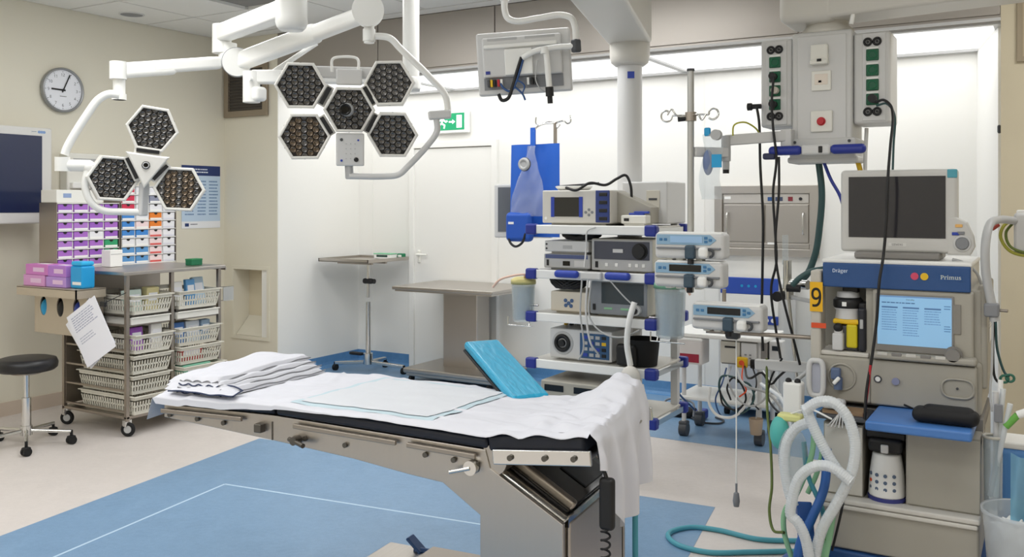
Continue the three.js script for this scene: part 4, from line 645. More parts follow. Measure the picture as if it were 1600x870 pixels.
// suction canisters at both sides
for (const [x, z, y, s, m, l] of [[-2.655, -4.63, 0.86, 1, S(0xd8cf8a, 0.5), 'clear suction canister with yellow lid left of the tower'], [-1.745, -4.62, 0.835, 1.2, S(0x8fc6a0, 0.5), 'clear suction canister with green lid right of the tower']]) {
  const t = thing('suction_canister', l, 'canister', [x, y, z]);
  mesh('jar', lathe([[0, 0], [0.055 * s, 0], [0.062 * s, 0.01], [0.07 * s, 0.22 * s], [0.068 * s, 0.22 * s], [0.06 * s, 0.014], [0, 0.01]], 0, 0, 0, 28), M.clear, t);
  mesh('liner', lathe([[0, 0.015], [0.05 * s, 0.015], [0.062 * s, 0.20 * s], [0.06 * s, 0.20 * s], [0.048 * s, 0.02], [0, 0.02]], 0, 0, 0, 20), M.bag, t);
  mesh('lid', lathe([[0.0, 0.22 * s], [0.074 * s, 0.22 * s], [0.074 * s, 0.245 * s], [0.05 * s, 0.26 * s], [0, 0.262 * s]], 0, 0, 0, 28), m, t);
  mesh('tube', tb([[0.02, 0.26 * s, 0.02], [0.04, 0.28 * s, 0.06], [x < -2 ? -0.10 : 0.10, 0.25 * s, 0.09], [x < -2 ? -0.16 : 0.14, 0.20 * s, 0.08]], 0.007, 30), S(0xe3c0ae, 0.4), t);
  mesh('bracket', [rod([-0.08 * s, -0.02, 0.04], [0.08 * s, -0.02, 0.04], 0.004), rod([x < -2 ? 0.05 : -0.05, 0.1, 0], [x < -2 ? 0.10 : -0.12, 0.1, 0], 0.006), rod([-0.08 * s, -0.02, 0.04], [-0.08 * s, 0.03, 0.04], 0.004), rod([x < -2 ? 0.05 : -0.05, 0.1, 0], [x < -2 ? 0.06 : -0.06, -0.02, 0.04], 0.004)], M.chrome, t);
}
// drip stand, apron and bag behind the tower
{
  const t = thing('drip_pole', 'slim steel drip pole with curled hooks rising behind the tower', 'drip pole');
  const x = -2.745, z = -5.2;
  mesh('pole', [rod([x, 1.35, z], [x, 2.07, z], 0.012)], M.steelDull, t); mesh('sleeve', [cy(0.022, 0.42, x, 1.60, z), cy(0.028, 0.04, x, 1.83, z)], M.enamelGrey, t);
  for (const s of [-1, 1]) mesh('hook', tb([[x, 2.07, z], [x + s * 0.06, 2.08, z], [x + s * 0.10, 2.06, z + 0.02], [x + s * 0.125, 2.07, z + 0.03], [x + s * 0.125, 2.11, z + 0.03]], 0.005, 40, 6), M.chrome, t);
  mesh('hook', tb([[x, 2.07, z], [x + 0.04, 2.07, z + 0.05], [x + 0.055, 2.03, z + 0.08], [x + 0.075, 2.05, z + 0.08]], 0.005, 40, 6), M.chrome, t);
  mesh('hook', tb([[x, 2.07, z], [x - 0.07, 2.06, z + 0.05], [x - 0.11, 2.03, z + 0.07], [x - 0.125, 1.99, z + 0.07]], 0.005, 40, 6), M.chrome, t);
  mesh('bracket', [rod([x, 1.405, z], [x + 0.2, 1.405, TZ - TD + 0.02], 0.012)], M.steelDull, t);
}
{
  const t = thing('lead_apron', 'royal blue apron hanging behind the electrosurgical unit', 'apron');
  mesh('cloth', grid(24, 30, (a, b) => [-3.05 + a * 0.36, 1.935 - b * 0.60, -5.16 + Math.sin(a * 9 + b) * 0.012 + 0.01 * b]), M.apron, t);
  mesh('hanger_strap', bx(0.035, 0.12, 0.012, -2.87, 1.98, -5.13), M.apron, t);
  mesh('pouch', rb(0.19, 0.19, 0.07, -2.94, 1.40, -5.08, 0.03), S(0x1d55b8, 0.45), t);
  mesh('loop_cable', tb([[-3.0, 1.38, -5.07], [-3.0, 1.31, -5.05], [-2.95, 1.275, -5.04], [-2.90, 1.30, -5.04], [-2.88, 1.36, -5.05]], 0.008, 40), M.black, t);
  mesh('pouch_label', bx(0.04, 0.015, 0.003, -2.985, 1.425, -5.044), M.white, t);
}
{
  const t = thing('resuscitation_bag', 'clear plastic bag with dark valve hanging in front of blue apron', 'bag');
  mesh('bag', grid(16, 20, (a, b) => { const w = 0.03 + 0.10 * smooth(0, 0.9, b); return [-2.86 - b * 0.03 + (a - 0.5) * 2 * w, 1.92 - b * 0.45, -5.09 + 0.035 * Math.sin(a * Math.PI) * Math.min(1, b * 3) + pn.noise(a * 4, b * 5, 3) * 0.02]; }), M.bag, t);
  mesh('valve', [new THREE.TorusGeometry(0.03, 0.012, 8, 24).translate(-2.875, 1.80, -5.02), cy(0.024, 0.02, -2.875, 1.80, -5.025, 'z')], M.grey, t); mesh('valve_ring', new THREE.TorusGeometry(0.04, 0.005, 6, 24).translate(-2.875, 1.80, -5.03), M.darkGrey, t);
}
// side monitor left of the tower
{
  const t = thing('side_monitor', 'flat grey framed monitor turned sideways left of the tower', 'monitor', [-3.05, 1.50, -5.32], 0.28);
  mesh('housing', rb(0.40, 0.36, 0.04, 0, 0, 0, 0.01), M.enamelGrey, t); mesh('screen', bx(0.345, 0.30, 0.003, -0.0, 0.01, 0.021), S(0x5f646c, 0.2), t); mesh('arm', [rod([0.1, 0, -0.03], [0.26, -0.05, -0.03], 0.016), rod([0.26, -0.05, -0.03], [0.26, -0.05, 0.21], 0.014)], M.enamelGrey, t);
}

// ---------- right ceiling pendant with socket panel ----------
{
  const t = thing('socket_pendant', 'white ceiling pendant with green sockets and blue handle bar', 'pendant');
  const z = -4.4;
  mesh('beam', [bar([-1.0, 2.51, z - 0.1], [1.7, 2.52, z + 0.25], 0.24, 0.2, 0.02)], M.machineLight, t);
  mesh('ceiling_mount', [cy(0.15, 0.46, 1.55, 2.83, z + 0.23), cy(0.22, 0.04, 1.55, CEIL - 0.02, z + 0.23)], M.enamel, t);
  mesh('beam_end', [rb(0.26, 0.24, 0.28, -0.98, 2.52, z - 0.1, 0.04)], M.machineLight, t);
  mesh('swivel', lathe([[0, 2.34], [0.12, 2.34], [0.12, 2.37], [0.095, 2.395], [0.095, 2.42], [0.13, 2.44], [0, 2.44]], -0.915, 0, z - 0.12, 32), M.machineLight, t);
  mesh('beam_hook', [rod([-0.77, 2.42, z + 0.03], [-0.78, 2.37, z + 0.03], 0.01)], M.white, t);
  const body = S(0xcfcfcd, 0.42);
  mesh('centre_body', [rb(0.272, 0.60, 0.26, -0.916, 2.055, z - 0.125, 0.012)], body, t);
  mesh('centre_panel', rb(0.22, 0.50, 0.008, -0.916, 2.085, z + 0.006, 0.003, 1), M.enamelGrey, t);
  const L = mesh('side_body', rb(0.152, 0.42, 0.22, -1.13, 2.128, z - 0.125, 0.014), body, t), R = mesh('side_body', rb(0.16, 0.42, 0.22, -0.699, 2.125, z - 0.125, 0.014), body, t);
  for (const [p, x, dx] of [[L, -1.136, 0.019], [R, -0.695, 0.02]]) {
    mesh('socket_plate', rb(0.10, 0.40, 0.006, x + 0.006, 2.128, z - 0.014, 0.003, 1), M.enamelGrey, p);
    for (const y of [2.288, 1.969]) for (const s of [-1, 1]) { mesh('gas_outlet', [new THREE.TorusGeometry(0.015, 0.0055, 8, 20).translate(x + s * dx, y, z - 0.006), cy(0.006, 0.01, x + s * dx, y, z - 0.006, 'z')], M.black, p); }
    for (const y of [2.228, 2.158, 2.091, 2.025]) {
      mesh('power_socket', [rb(0.054, 0.052, 0.012, x, y, z - 0.008, 0.004, 1)], S(0x0f5a3d, 0.5), p); mesh('socket_cup', new THREE.TorusGeometry(0.018, 0.003, 6, 20).translate(x, y, z - 0.0015), M.green, p);
      mesh('socket_label', bx(0.05, 0.009, 0.003, x, y + 0.031, z - 0.009), M.white, p);
    }
  }
  for (const y of [2.158, 2.025]) mesh('power_plug', [cy(0.017, 0.04, -1.138, y, z + 0.02, 'z'), cy(0.01, 0.03, -1.138, y - 0.015, z + 0.03)], M.black, t);
  mesh('power_plug', cy(0.017, 0.03, -1.13, 2.091, z + 0.015, 'z'), S(0xcfc8bb, 0.5), t);
  mesh('power_plug', [cy(0.019, 0.045, -0.69, 2.025, z + 0.02, 'z')], M.black, t);
  const i1 = mesh('intercom', [rb(0.078, 0.085, 0.03, -0.922, 2.247, z + 0.022, 0.006), rb(0.082, 0.022, 0.045, -0.922, 2.207, z + 0.026, 0.008)], M.plasticWhite, t); mesh('intercom_slot', bx(0.02, 0.012, 0.004, -0.918, 2.214, z + 0.05), M.black, i1);
  const i2 = mesh('data_outlet', rb(0.088, 0.092, 0.014, -0.915, 2.122, z + 0.015, 0.004), M.plasticWhite, t); mesh('data_port', bx(0.014, 0.01, 0.003, -0.92, 2.118, z + 0.0225), M.black, i2); mesh('data_cover', rb(0.06, 0.05, 0.004, -0.915, 2.128, z + 0.022, 0.002, 1), S(0xe8ddd0, 0.5), i2);
  const i3 = mesh('emergency_switch', rb(0.098, 0.098, 0.016, -0.914, 1.933, z + 0.016, 0.005), M.plasticWhite, t); mesh('red_knob', [cy(0.014, 0.02, -0.914, 1.932, z + 0.032, 'z'), cy(0.02, 0.004, -0.914, 1.932, z + 0.025, 'z')], M.red, i3);
  mesh('lower_body', [rb(0.30, 0.10, 0.24, -0.912, 1.805, z - 0.10, 0.012), rb(0.32, 0.03, 0.2, -0.912, 1.755, z - 0.08, 0.012)], body, t);
  for (const x of [-1.035, -0.79]) mesh('screw', cy(0.007, 0.006, x, 1.838, z + 0.022, 'z'), M.darkGrey, t);
  mesh('handle_grip', bar([-1.14, 1.797, z + 0.09], [-0.985, 1.797, z + 0.09], 0.044, 0.044, 0.02), M.navy, t); mesh('handle_grip', bar([-0.86, 1.797, z + 0.09], [-0.705, 1.797, z + 0.09], 0.044, 0.044, 0.02), M.navy, t);
  const hm = mesh('handle_mount', [rb(0.13, 0.046, 0.042, -0.922, 1.797, z + 0.088, 0.012), bx(0.08, 0.03, 0.08, -0.922, 1.797, z + 0.04)], M.enamelGrey, t); mesh('brake_button', [rb(0.018, 0.03, 0.006, -0.9, 1.797, z + 0.11, 0.004)], M.black, hm);
  mesh('handle_knuckle', [rb(0.06, 0.03, 0.04, -1.135, 1.772, z + 0.09, 0.01)], S(0x2b3050, 0.5), t);
  // jointed bracket carrying the pump pole
  mesh('bracket_block', [rb(0.05, 0.09, 0.08, -1.065, 1.855, z + 0.03, 0.006)], M.enamelGrey, t);
  mesh('bracket_arm', bar([-1.07, 1.868, z + 0.05], [-1.325, 1.848, -4.22], 0.04, 0.05, 0.006), M.enamelGrey, t);
  mesh('bracket_drop', [cy(0.022, 0.12, -1.315, 1.81, -4.215), cy(0.016, 0.05, -1.315, 1.735, -4.215)], M.grey, t); mesh('drop_knob', cy(0.015, 0.045, -1.315, 1.715, -4.215), M.black, t);
  mesh('bracket_arm', bar([-1.31, 1.79, -4.21], [-1.42, 1.79, -4.06], 0.035, 0.045, 0.006), M.enamelGrey, t);
  mesh('side_stud', [rod([-1.2, 2.02, z + 0.0], [-1.25, 2.02, z + 0.0], 0.012), cy(0.018, 0.02, -1.255, 2.02, z, 'x')], M.black, t);
}
{
  const t = thing('pump_pole', 'tall steel pole with curled hooks carrying the two upper pumps', 'pole'); const x = -1.43, z = -4.05;
  mesh('pole', [rod([x, 1.14, z], [x, 2.165, z], 0.0155)], S(0xbcbcb9, 0.4, 0.6), t); mesh('pole_cap', cy(0.018, 0.012, x, 2.168, z), M.darkGrey, t);
  mesh('hook_hub', [cy(0.026, 0.04, x, 1.952, z)], M.steelDull, t); mesh('hub_screw', rod([x - 0.02, 1.943, z + 0.01], [x - 0.055, 1.94, z + 0.02], 0.011), M.black, t);
  for (const [s, w] of [[-1, 0.115], [1, 0.11]]) { const pts = [[x, 1.955, z]]; pts.push([x + s * w * 0.5, 1.955 + 0.005, z]); for (let i = 0; i <= 10; i++) { const a = i * 0.55; pts.push([x + s * (w - Math.cos(a) * 0.025), 1.958 + Math.sin(a) * 0.025 * (s > 0 ? 1 : -1) , z + 0.004 * i * 0.5]); } mesh('hook', tb(pts, 0.0045, 80, 6), M.chrome, t); }
  mesh('hook', tb([[x, 1.955, z], [x - 0.05, 1.955, z + 0.04], [x - 0.075, 1.985, z + 0.05], [x - 0.095, 1.96, z + 0.05]], 0.0045, 40, 6), M.chrome, t);
  mesh('hook', tb([[x, 1.955, z], [x + 0.05, 1.955, z + 0.04], [x + 0.07, 1.93, z + 0.05], [x + 0.09, 1.955, z + 0.05]], 0.0045, 40, 6), M.chrome, t);
}
{
  const t = thing('mask_bag', 'clear bag with blue mask hanging from the pole bracket', 'bag'); const x = -1.345, z = -4.09;
  mesh('bag', grid(14, 18, (a, b) => [x + (a - 0.5) * (0.085 + 0.02 * b) + 0.01 * Math.sin(b * 7), 1.87 - b * 0.30, z + 0.03 * Math.sin(a * Math.PI) + 0.012 * pn.noise(a * 4, b * 6, 2)]), M.bag, t);
  mesh('mask', new THREE.SphereGeometry(0.035, 16, 12).scale(0.7, 1.7, 0.6).translate(x - 0.012, 1.74, z + 0.012), S(0x6c7ea6, 0.4), t);
  mesh('mask_label', bx(0.045, 0.06, 0.01, x + 0.035, 1.745, z + 0.03), M.cyan, t); mesh('cap', [cy(0.024, 0.03, x + 0.03, 1.865, z + 0.02, 'z')], M.grey, t); mesh('cap', rb(0.03, 0.04, 0.02, x - 0.012, 1.88, z + 0.02, 0.008), M.cyan, t);
}
// infusion pumps
function pump(label, pos, lit, turn = 0.0) {
  const t = thing('infusion_pump', label, 'infusion pump', pos, turn, 'infusion pumps');
  mesh('case', [rb(0.325, 0.118, 0.10, 0, 0.062, 0, 0.018)], M.enamelGrey, t); mesh('case_top', rb(0.30, 0.012, 0.09, 0, 0.118, -0.002, 0.006), M.white, t);
  const fp = [[-0.15, 0.068], [0.10, 0.068], [0.128, 0.09], [0.10, 0.112], [-0.15, 0.112]];
  mesh('key_panel', ext(fp, 0.005, 0.001).translate(0, 0, 0.047), S(0x8fb2cc, 0.4), t);
  mesh('display', bx(0.15, 0.03, 0.003, -0.01, 0.091, 0.0535), lit ? S(0x9fc3e6, 0.3) : M.gloss, t);
  for (const [x, y] of [[-0.13, 0.09], [-0.108, 0.09], [0.082, 0.099], [0.082, 0.082], [0.102, 0.09]]) mesh('key', rb(0.015, 0.012, 0.004, x, y, 0.054, 0.003), S(0x3f79a8, 0.4), t);
  mesh('syringe_rail', [rb(0.30, 0.008, 0.02, 0, 0.052, 0.052, 0.003)], M.midGrey, t); mesh('syringe_clamp', [rb(0.045, 0.06, 0.035, 0.012, 0.035, 0.06, 0.008)], S(0x3b4f5e, 0.4), t); mesh('clamp_knob', [cy(0.014, 0.03, 0.012, -0.003, 0.055)], M.black, t);
  mesh('plunger_head', [rb(0.045, 0.05, 0.05, 0.075, 0.034, 0.06, 0.016)], M.white, t); mesh('plunger_lever', [new THREE.TorusGeometry(0.016, 0.006, 6, 14, 3.6).rotateZ(-1.6).translate(0.103, 0.032, 0.065)], M.darkGrey, t);
  for (const x of [-0.1, -0.05, 0.04]) mesh('foot', rb(0.03, 0.012, 0.05, x, 0.0, 0.0, 0.004), M.plasticWhite, t);
  return t;
}
pump('topmost grey syringe pump with pale lit display on the pole', [-1.40, 1.297, -3.985], true); pump('syringe pump with dark display directly below the topmost pump', [-1.405, 1.168, -3.985], false);
pump('lowest syringe pump with dark display standing above the sharps box', [-1.238, 0.98, -4.02], false);
{ const t = thing('pump_rail', 'slim steel rail arm holding the lowest pump beside the machine', 'rail'); mesh('rail', [rod([-1.36, 0.965, -4.06], [-0.90, 0.955, -4.16], 0.010)], M.steelDull, t); mesh('rail_post', rod([-1.28, 0.955, -4.075], [-1.28, 1.16, -4.075], 0.009), M.steelDull, t); mesh('rail_clamp', rb(0.06, 0.04, 0.05, -1.24, 0.955, -4.08), M.darkGrey, t); }

// ---------- anaesthesia machine ----------
const anaesthesia = thing('anaesthesia_machine', 'beige anaesthesia machine with blue header, lit screen and blue desk', 'anaesthesia machine');
{
  const t = anaesthesia, z = -4.1;
  // lower cabinet with alcove
  mesh('base', [rb(0.64, 0.09, 0.74, -0.525, 0.09, -4.3, 0.02)], M.machineBlue, t);
  for (const [x, zz] of [[-0.78, -4.0], [-0.27, -4.0], [-0.78, -4.6], [-0.27, -4.6]]) mesh('caster', [cy(0.05, 0.04, x, 0.05, zz, 'x')], M.rubber, t);
  mesh('lower_cabinet', [bx(0.155, 0.31, 0.68, -0.74, 0.48, -4.305), bx(0.265, 0.31, 0.68, -0.365, 0.48, -4.305), bx(0.60, 0.31, 0.4, -0.53, 0.48, -4.45), bx(0.59, 0.19, 0.66, -0.53, 0.24, -4.3)], M.machine, t);
  mesh('cabinet_door', rb(0.262, 0.285, 0.012, -0.362, 0.487, -3.962, 0.005), M.machine, t);
  mesh('cabinet_door', rb(0.15, 0.285, 0.012, -0.738, 0.487, -3.962, 0.005), M.machineLight, t);
  const dr = mesh('drawer', [rb(0.595, 0.19, 0.05, -0.53, 0.225, -3.945, 0.01)], M.machine, t); mesh('drawer_lip', [rb(0.605, 0.022, 0.075, -0.53, 0.328, -3.94, 0.008), bar([-0.82, 0.305, -3.915], [-0.235, 0.305, -3.915], 0.02, 0.02)], M.machineLight, dr);
  mesh('kick_strip', rb(0.6, 0.05, 0.03, -0.53, 0.10, -3.925, 0.01), M.machineBlue, t);
  // absorber canister in the alcove
  const cn = mesh('absorber_canister', lathe([[0, 0.35], [0.066, 0.35], [0.072, 0.36], [0.066, 0.45], [0.056, 0.52], [0.05, 0.53], [0, 0.53]], -0.576, 0, -4.01, 28), M.white, t);
  mesh('canister_head', [rb(0.13, 0.055, 0.12, -0.576, 0.565, -4.01, 0.015), rb(0.15, 0.03, 0.12, -0.576, 0.605, -4.03, 0.008)], M.black, t); mesh('head_catch', [rb(0.03, 0.035, 0.012, -0.576, 0.555, -3.946, 0.01)], M.enamelGrey, t);
  for (let i = 0; i < 12; i++) { const a = -0.95 + (i % 4) * 0.5, y = 0.39 + Math.floor(i / 4) * 0.028; mesh('canister_mark', cy(0.0075, 0.003, 0, 0, 0.0685, 'z', 0.0075, 10).rotateY(a).translate(-0.576, y, -4.01), i === 4 ? M.orange : S(0x5d6f88, 0.6), cn); }
  mesh('canister_foot', [cy(0.074, 0.014, -0.576, 0.346, -4.01)], S(0x3a3f86, 0.5), cn);
  // desk
  mesh('desk', [rb(0.375, 0.038, 0.36, -0.435, 0.682, -3.95, 0.01)], M.deskBlue, t); mesh('desk_body', bx(0.60, 0.05, 0.5, -0.53, 0.655, -4.36), M.machineDark, t);
  mesh('ledge', rb(0.20, 0.02, 0.2, -0.74, 0.665, -4.02, 0.006), M.darkGrey, t); mesh('ledge_trim', bx(0.16, 0.014, 0.1, -0.74, 0.682, -4.0), S(0x9a7f62, 0.6), t);
  // middle control ledge
  mesh('control_body', [rb(0.665, 0.22, 0.66, -0.565, 0.80, -4.44, 0.02), rb(0.40, 0.03, 0.08, -0.45, 0.915, -4.09, 0.012)], M.machine, t);
  mesh('front_panel', rb(0.40, 0.19, 0.03, -0.45, 0.80, -4.085, 0.01), M.machine, t); mesh('front_panel', rb(0.21, 0.19, 0.03, -0.755, 0.80, -4.085, 0.01), M.machine, t);
  const g1 = mesh('gauge', new THREE.TorusGeometry(0.013, 0.003, 8, 24).translate(-0.62, 0.815, -4.066), M.darkGrey, t); mesh('gauge_face', cy(0.012, 0.004, -0.62, 0.815, -4.067, 'z'), M.white, g1);
  mesh('gauge', [cy(0.015, 0.01, -0.55, 0.812, -4.066, 'z')], S(0x8a8fae, 0.4), t);
  const ov = []; for (let i = 0; i < 28; i++) { const a = i / 28 * Math.PI * 2, c = Math.sign(Math.cos(a)) * Math.pow(Math.abs(Math.cos(a)), 0.6), s = Math.sign(Math.sin(a)) * Math.pow(Math.abs(Math.sin(a)), 0.8); ov.push([-0.318 + c * 0.058, 0.805 + s * 0.038, -4.066]); } ov.push(ov[0]);
  const og = mesh('grip_rim', tb(ov, 0.005, 90, 6), M.machine, t); mesh('grip_dot', cy(0.005, 0.006, -0.32, 0.805, -4.068, 'z'), M.darkGrey, og);
  const rr = mesh('regulator_rim', new THREE.TorusGeometry(0.055, 0.005, 8, 36).translate(-0.765, 0.81, -4.068), M.machine, t);
  mesh('suction_regulator', [rb(0.04, 0.05, 0.03, -0.785, 0.825, -4.05, 0.008), cy(0.018, 0.05, -0.775, 0.785, -4.045)], S(0x5b6c8c, 0.4), t); mesh('regulator_lever', [bar([-0.79, 0.785, -4.02], [-0.765, 0.815, -4.02], 0.012, 0.016)], M.white, t);
  // upper body with vaporiser alcove
  mesh('upper_body', [rb(0.43, 0.30, 0.5, -0.45, 1.05, -4.38, 0.01), bx(0.22, 0.30, 0.4, -0.765, 1.05, -4.46), bx(0.03, 0.30, 0.5, -0.66, 1.05, -4.37)], M.machine, t);
  mesh('corner_column', [rb(0.045, 0.52, 0.10, -0.876, 1.0, -4.13, 0.01)], S(0xc7c2b7, 0.5), t); mesh('alcove_shelf', rb(0.2, 0.02, 0.2, -0.76, 0.905, -4.19, 0.006), M.machineLight, t);
  mesh('header', [rb(0.575, 0.105, 0.5, -0.56, 1.243, -4.36, 0.008)], M.machineLight, t); mesh('header_front', rb(0.575, 0.104, 0.03, -0.56, 1.243, -4.10, 0.006), M.machineBlue, t); mesh('header_top', rb(0.585, 0.02, 0.5, -0.56, 1.302, -4.345, 0.008), M.enamel, t);
  const lm = print(0.1, 0.036, 256, (g, w, h) => { g.fillStyle = '#274f86'; g.fillRect(0, 0, w, h); text(g, 'Dräger', w / 2, h / 2, h * 0.78, '#eaf2fb', 'sans-serif'); });
  decal('maker_lettering', 0.075, 0.027, lm, t, [-0.775, 1.262, -4.0845], [0, 0, 0], 'white lettering on blue');
  const lp = print(0.1, 0.036, 256, (g, w, h) => { g.fillStyle = '#274f86'; g.fillRect(0, 0, w, h); text(g, 'Primus', w / 2, h / 2, h * 0.7, '#dfe3cf', 'serif'); });
  decal('model_lettering', 0.09, 0.032, lp, t, [-0.345, 1.25, -4.0845], [0, 0, 0], 'pale lettering on blue');
  mesh('alarm_light', cy(0.015, 0.004, -0.48, 1.25, -4.084, 'z'), S(0xd84a6a, 0.5), t); mesh('alarm_light', cy(0.015, 0.004, -0.443, 1.25, -4.084, 'z'), M.yellow, t);
  // screen unit
  mesh('screen_unit', rb(0.385, 0.275, 0.05, -0.455, 1.055, -4.12, 0.012), M.machine, t);
  const sm = print(0.285, 0.21, 512, (g, w, h) => { g.fillStyle = '#93c4ec'; g.fillRect(0, 0, w, h); g.fillStyle = '#6f98c8'; g.fillRect(0, 0, w, h * 0.03); text(g, 'Standby', w * 0.45, h * 0.07, 16, '#456'); scribble(g, w * 0.06, h * 0.13, w * 0.5, h * 0.05, 1, '#3f6a9c');
    for (const [x, n] of [[0.06, 9], [0.35, 11], [0.64, 6]]) { g.fillStyle = '#4a72a4'; g.fillRect(w * x, h * 0.22, w * 0.22, h * 0.03); scribble(g, w * x, h * 0.28, w * 0.22, h * 0.05 * n, n, '#6d9bcc'); } scribble(g, w * 0.9, h * 0.16, w * 0.09, h * 0.1, 2, '#4f7fb4'); scribble(g, w * 0.9, h * 0.56, w * 0.09, h * 0.14, 3, '#4f7fb4'); }, { glow: 0.22, rough: 0.35 });
  mesh('screen_bezel', rb(0.30, 0.24, 0.008, -0.483, 1.052, -4.093, 0.003, 1), M.machineDark, t);
  decal('screen', 0.283, 0.205, sm, t, [-0.483, 1.063, -4.088], [0, 0, 0], 'pale blue lit screen');
  mesh('key_column', rb(0.028, 0.12, 0.006, -0.322, 1.08, -4.092, 0.002, 1), S(0x8b8780, 0.5), t);
  for (let i = 0; i < 5; i++) mesh('soft_key', rb(0.04, 0.014, 0.006, -0.60 + i * 0.055, 0.925, -4.052, 0.003, 1), i % 2 ? M.machineDark : M.machineLight, t);
  mesh('rotary_knob', [cy(0.028, 0.03, -0.335, 0.938, -4.065, 'z', 0.026), cy(0.034, 0.008, -0.335, 0.938, -4.078, 'z')], M.machineDark, t);
  mesh('side_panel', rb(0.035, 0.42, 0.45, -0.232, 1.01, -4.36, 0.012), M.machine, t);
  // number plate, print strips
  const nm = print(0.05, 0.12, 128, (g, w, h) => { g.fillStyle = '#f0b81c'; g.fillRect(0, 0, w, h); g.lineWidth = 8; g.scale(0.8, 1); text(g, '9', w / 1.6, h * 0.53, h * 0.86, '#111', 'sans-serif'); g.lineWidth = 7; g.strokeStyle = '#111'; g.strokeText('9', w / 1.6, h * 0.53); });
  decal('number_plate', 0.054, 0.128, nm, t, [-0.872, 1.146, -4.076], [0, 0, 0], 'yellow plate with black 9');
  decal('orange_strip', 0.062, 0.022, M.orange, t, [-0.862, 1.022, -4.076]);
}
// vaporiser in the alcove
{
  const t = thing('vaporiser', 'black and yellow anaesthetic vaporiser in the machine alcove', 'vaporiser', [-0.755, 0.916, -4.16]);
  mesh('body', [rb(0.10, 0.11, 0.09, 0, 0.055, 0, 0.012)], S(0x55565a, 0.5), t); mesh('filler', [rb(0.045, 0.075, 0.05, -0.03, 0.04, 0.055, 0.008), cy(0.018, 0.03, -0.03, 0.088, 0.055)], M.enamelGrey, t); mesh('filler_cap', new THREE.SphereGeometry(0.02, 14, 10).translate(-0.03, 0.10, 0.062), M.black, t);
  mesh('sight_glass', rb(0.045, 0.10, 0.03, 0.025, 0.065, 0.048, 0.008), S(0xd6c51e, 0.35), t); mesh('yellow_collar', rb(0.11, 0.022, 0.10, 0.0, 0.125, 0.005, 0.008), S(0xeec01e, 0.45), t);
  mesh('neck', lathe([[0.054, 0.136], [0.05, 0.17], [0.058, 0.18], [0.058, 0.185], [0, 0.185]], 0, 0, 0, 28), M.enamelGrey, t); mesh('dial', lathe([[0.058, 0.182], [0.062, 0.19], [0.062, 0.215], [0.05, 0.228], [0, 0.228]], 0, 0, 0, 28), M.black, t); mesh('dial_mark', bx(0.018, 0.018, 0.004, -0.005, 0.202, 0.062), M.white, t);
  mesh('top_cap', lathe([[0.048, 0.226], [0.045, 0.25], [0.03, 0.255], [0, 0.255]], 0, 0, 0, 28), M.grey, t); mesh('lock_lever', rb(0.065, 0.03, 0.05, 0.012, 0.262, 0, 0.008), M.black, t);
}
{ const t = thing('vaporiser', 'dark vaporiser standing half hidden behind the black cable', 'vaporiser', [-0.69, 0.916, -4.17]); mesh('body', rb(0.035, 0.19, 0.10, 0.0, 0.095, 0.02, 0.014), S(0x23252e, 0.45), t); mesh('window', rb(0.014, 0.04, 0.008, 0.0, 0.12, 0.071, 0.003), M.grey, t); mesh('cap', rb(0.03, 0.03, 0.08, 0, 0.195, 0.02, 0.01), M.black, t); }
// monitor on top
{
  const t = thing('patient_monitor', 'large patient monitor with dark screen on the anaesthesia machine', 'monitor', [-0.56, 1.313, -4.27]);
  mesh('foot', [rb(0.34, 0.03, 0.24, 0.0, 0.015, 0.0, 0.01), bx(0.3, 0.03, 0.14, 0, 0.035, 0)], M.machineDark, t);
  mesh('housing', [rb(0.465, 0.355, 0.07, 0.0, 0.205, 0.05, 0.016), rb(0.38, 0.28, 0.12, 0, 0.2, -0.04, 0.03)], S(0xcbcac6, 0.4), t);
  mesh('screen', bx(0.385, 0.262, 0.004, -0.005, 0.222, 0.0855), S(0x2c2b30, 0.1), t);
  mesh('teal_corner', rb(0.038, 0.036, 0.01, 0.212, 0.362, 0.083, 0.004), M.teal, t);
  const lm = print(0.08, 0.015, 128, (g, w, h) => { g.fillStyle = '#d9d8d4'; g.fillRect(0, 0, w, h); text(g, 'SIEMENS', w / 2, h / 2, h * 0.85, '#3a3a40'); }); decal('maker_lettering', 0.07, 0.014, lm, t, [0, 0.062, 0.0852], [0, 0, 0], 'dark lettering');
  mesh('knob_panel', [ext([[0.2, 0.03], [0.275, 0.03], [0.29, 0.06], [0.285, 0.10], [0.262, 0.155], [0.225, 0.175], [0.2, 0.175]], 0.05, 0.006).translate(0, 0, 0.03)], S(0xcbcac6, 0.4), t);
  mesh('rotary_knob', [cy(0.026, 0.02, 0.25, 0.072, 0.094, 'z', 0.022)], M.midGrey, t); mesh('knob_ring', new THREE.TorusGeometry(0.029, 0.005, 8, 28).translate(0.25, 0.072, 0.088), M.enamelGrey, t); for (const [x, y, m] of [[0.237, 0.145, S(0xe8b56a, 0.5)], [0.245, 0.115, M.midGrey], [0.225, 0.112, M.royal]]) mesh('button', rb(0.028, 0.013, 0.006, x, y, 0.088, 0.004), m, t);
}
{ const t = thing('black_pouch', 'black zipped pouch lying on the blue desk', 'pouch', [-0.345, 0.703, -3.87]); mesh('body', [rb(0.235, 0.056, 0.085, 0, 0.029, 0, 0.027, 5), rb(0.19, 0.068, 0.07, 0.01, 0.035, 0, 0.03, 5)], S(0x0d0d10, 0.7), t); mesh('pull_strap', rod([-0.118, 0.045, 0.0], [-0.145, 0.06, 0.02], 0.004), M.black, t); }
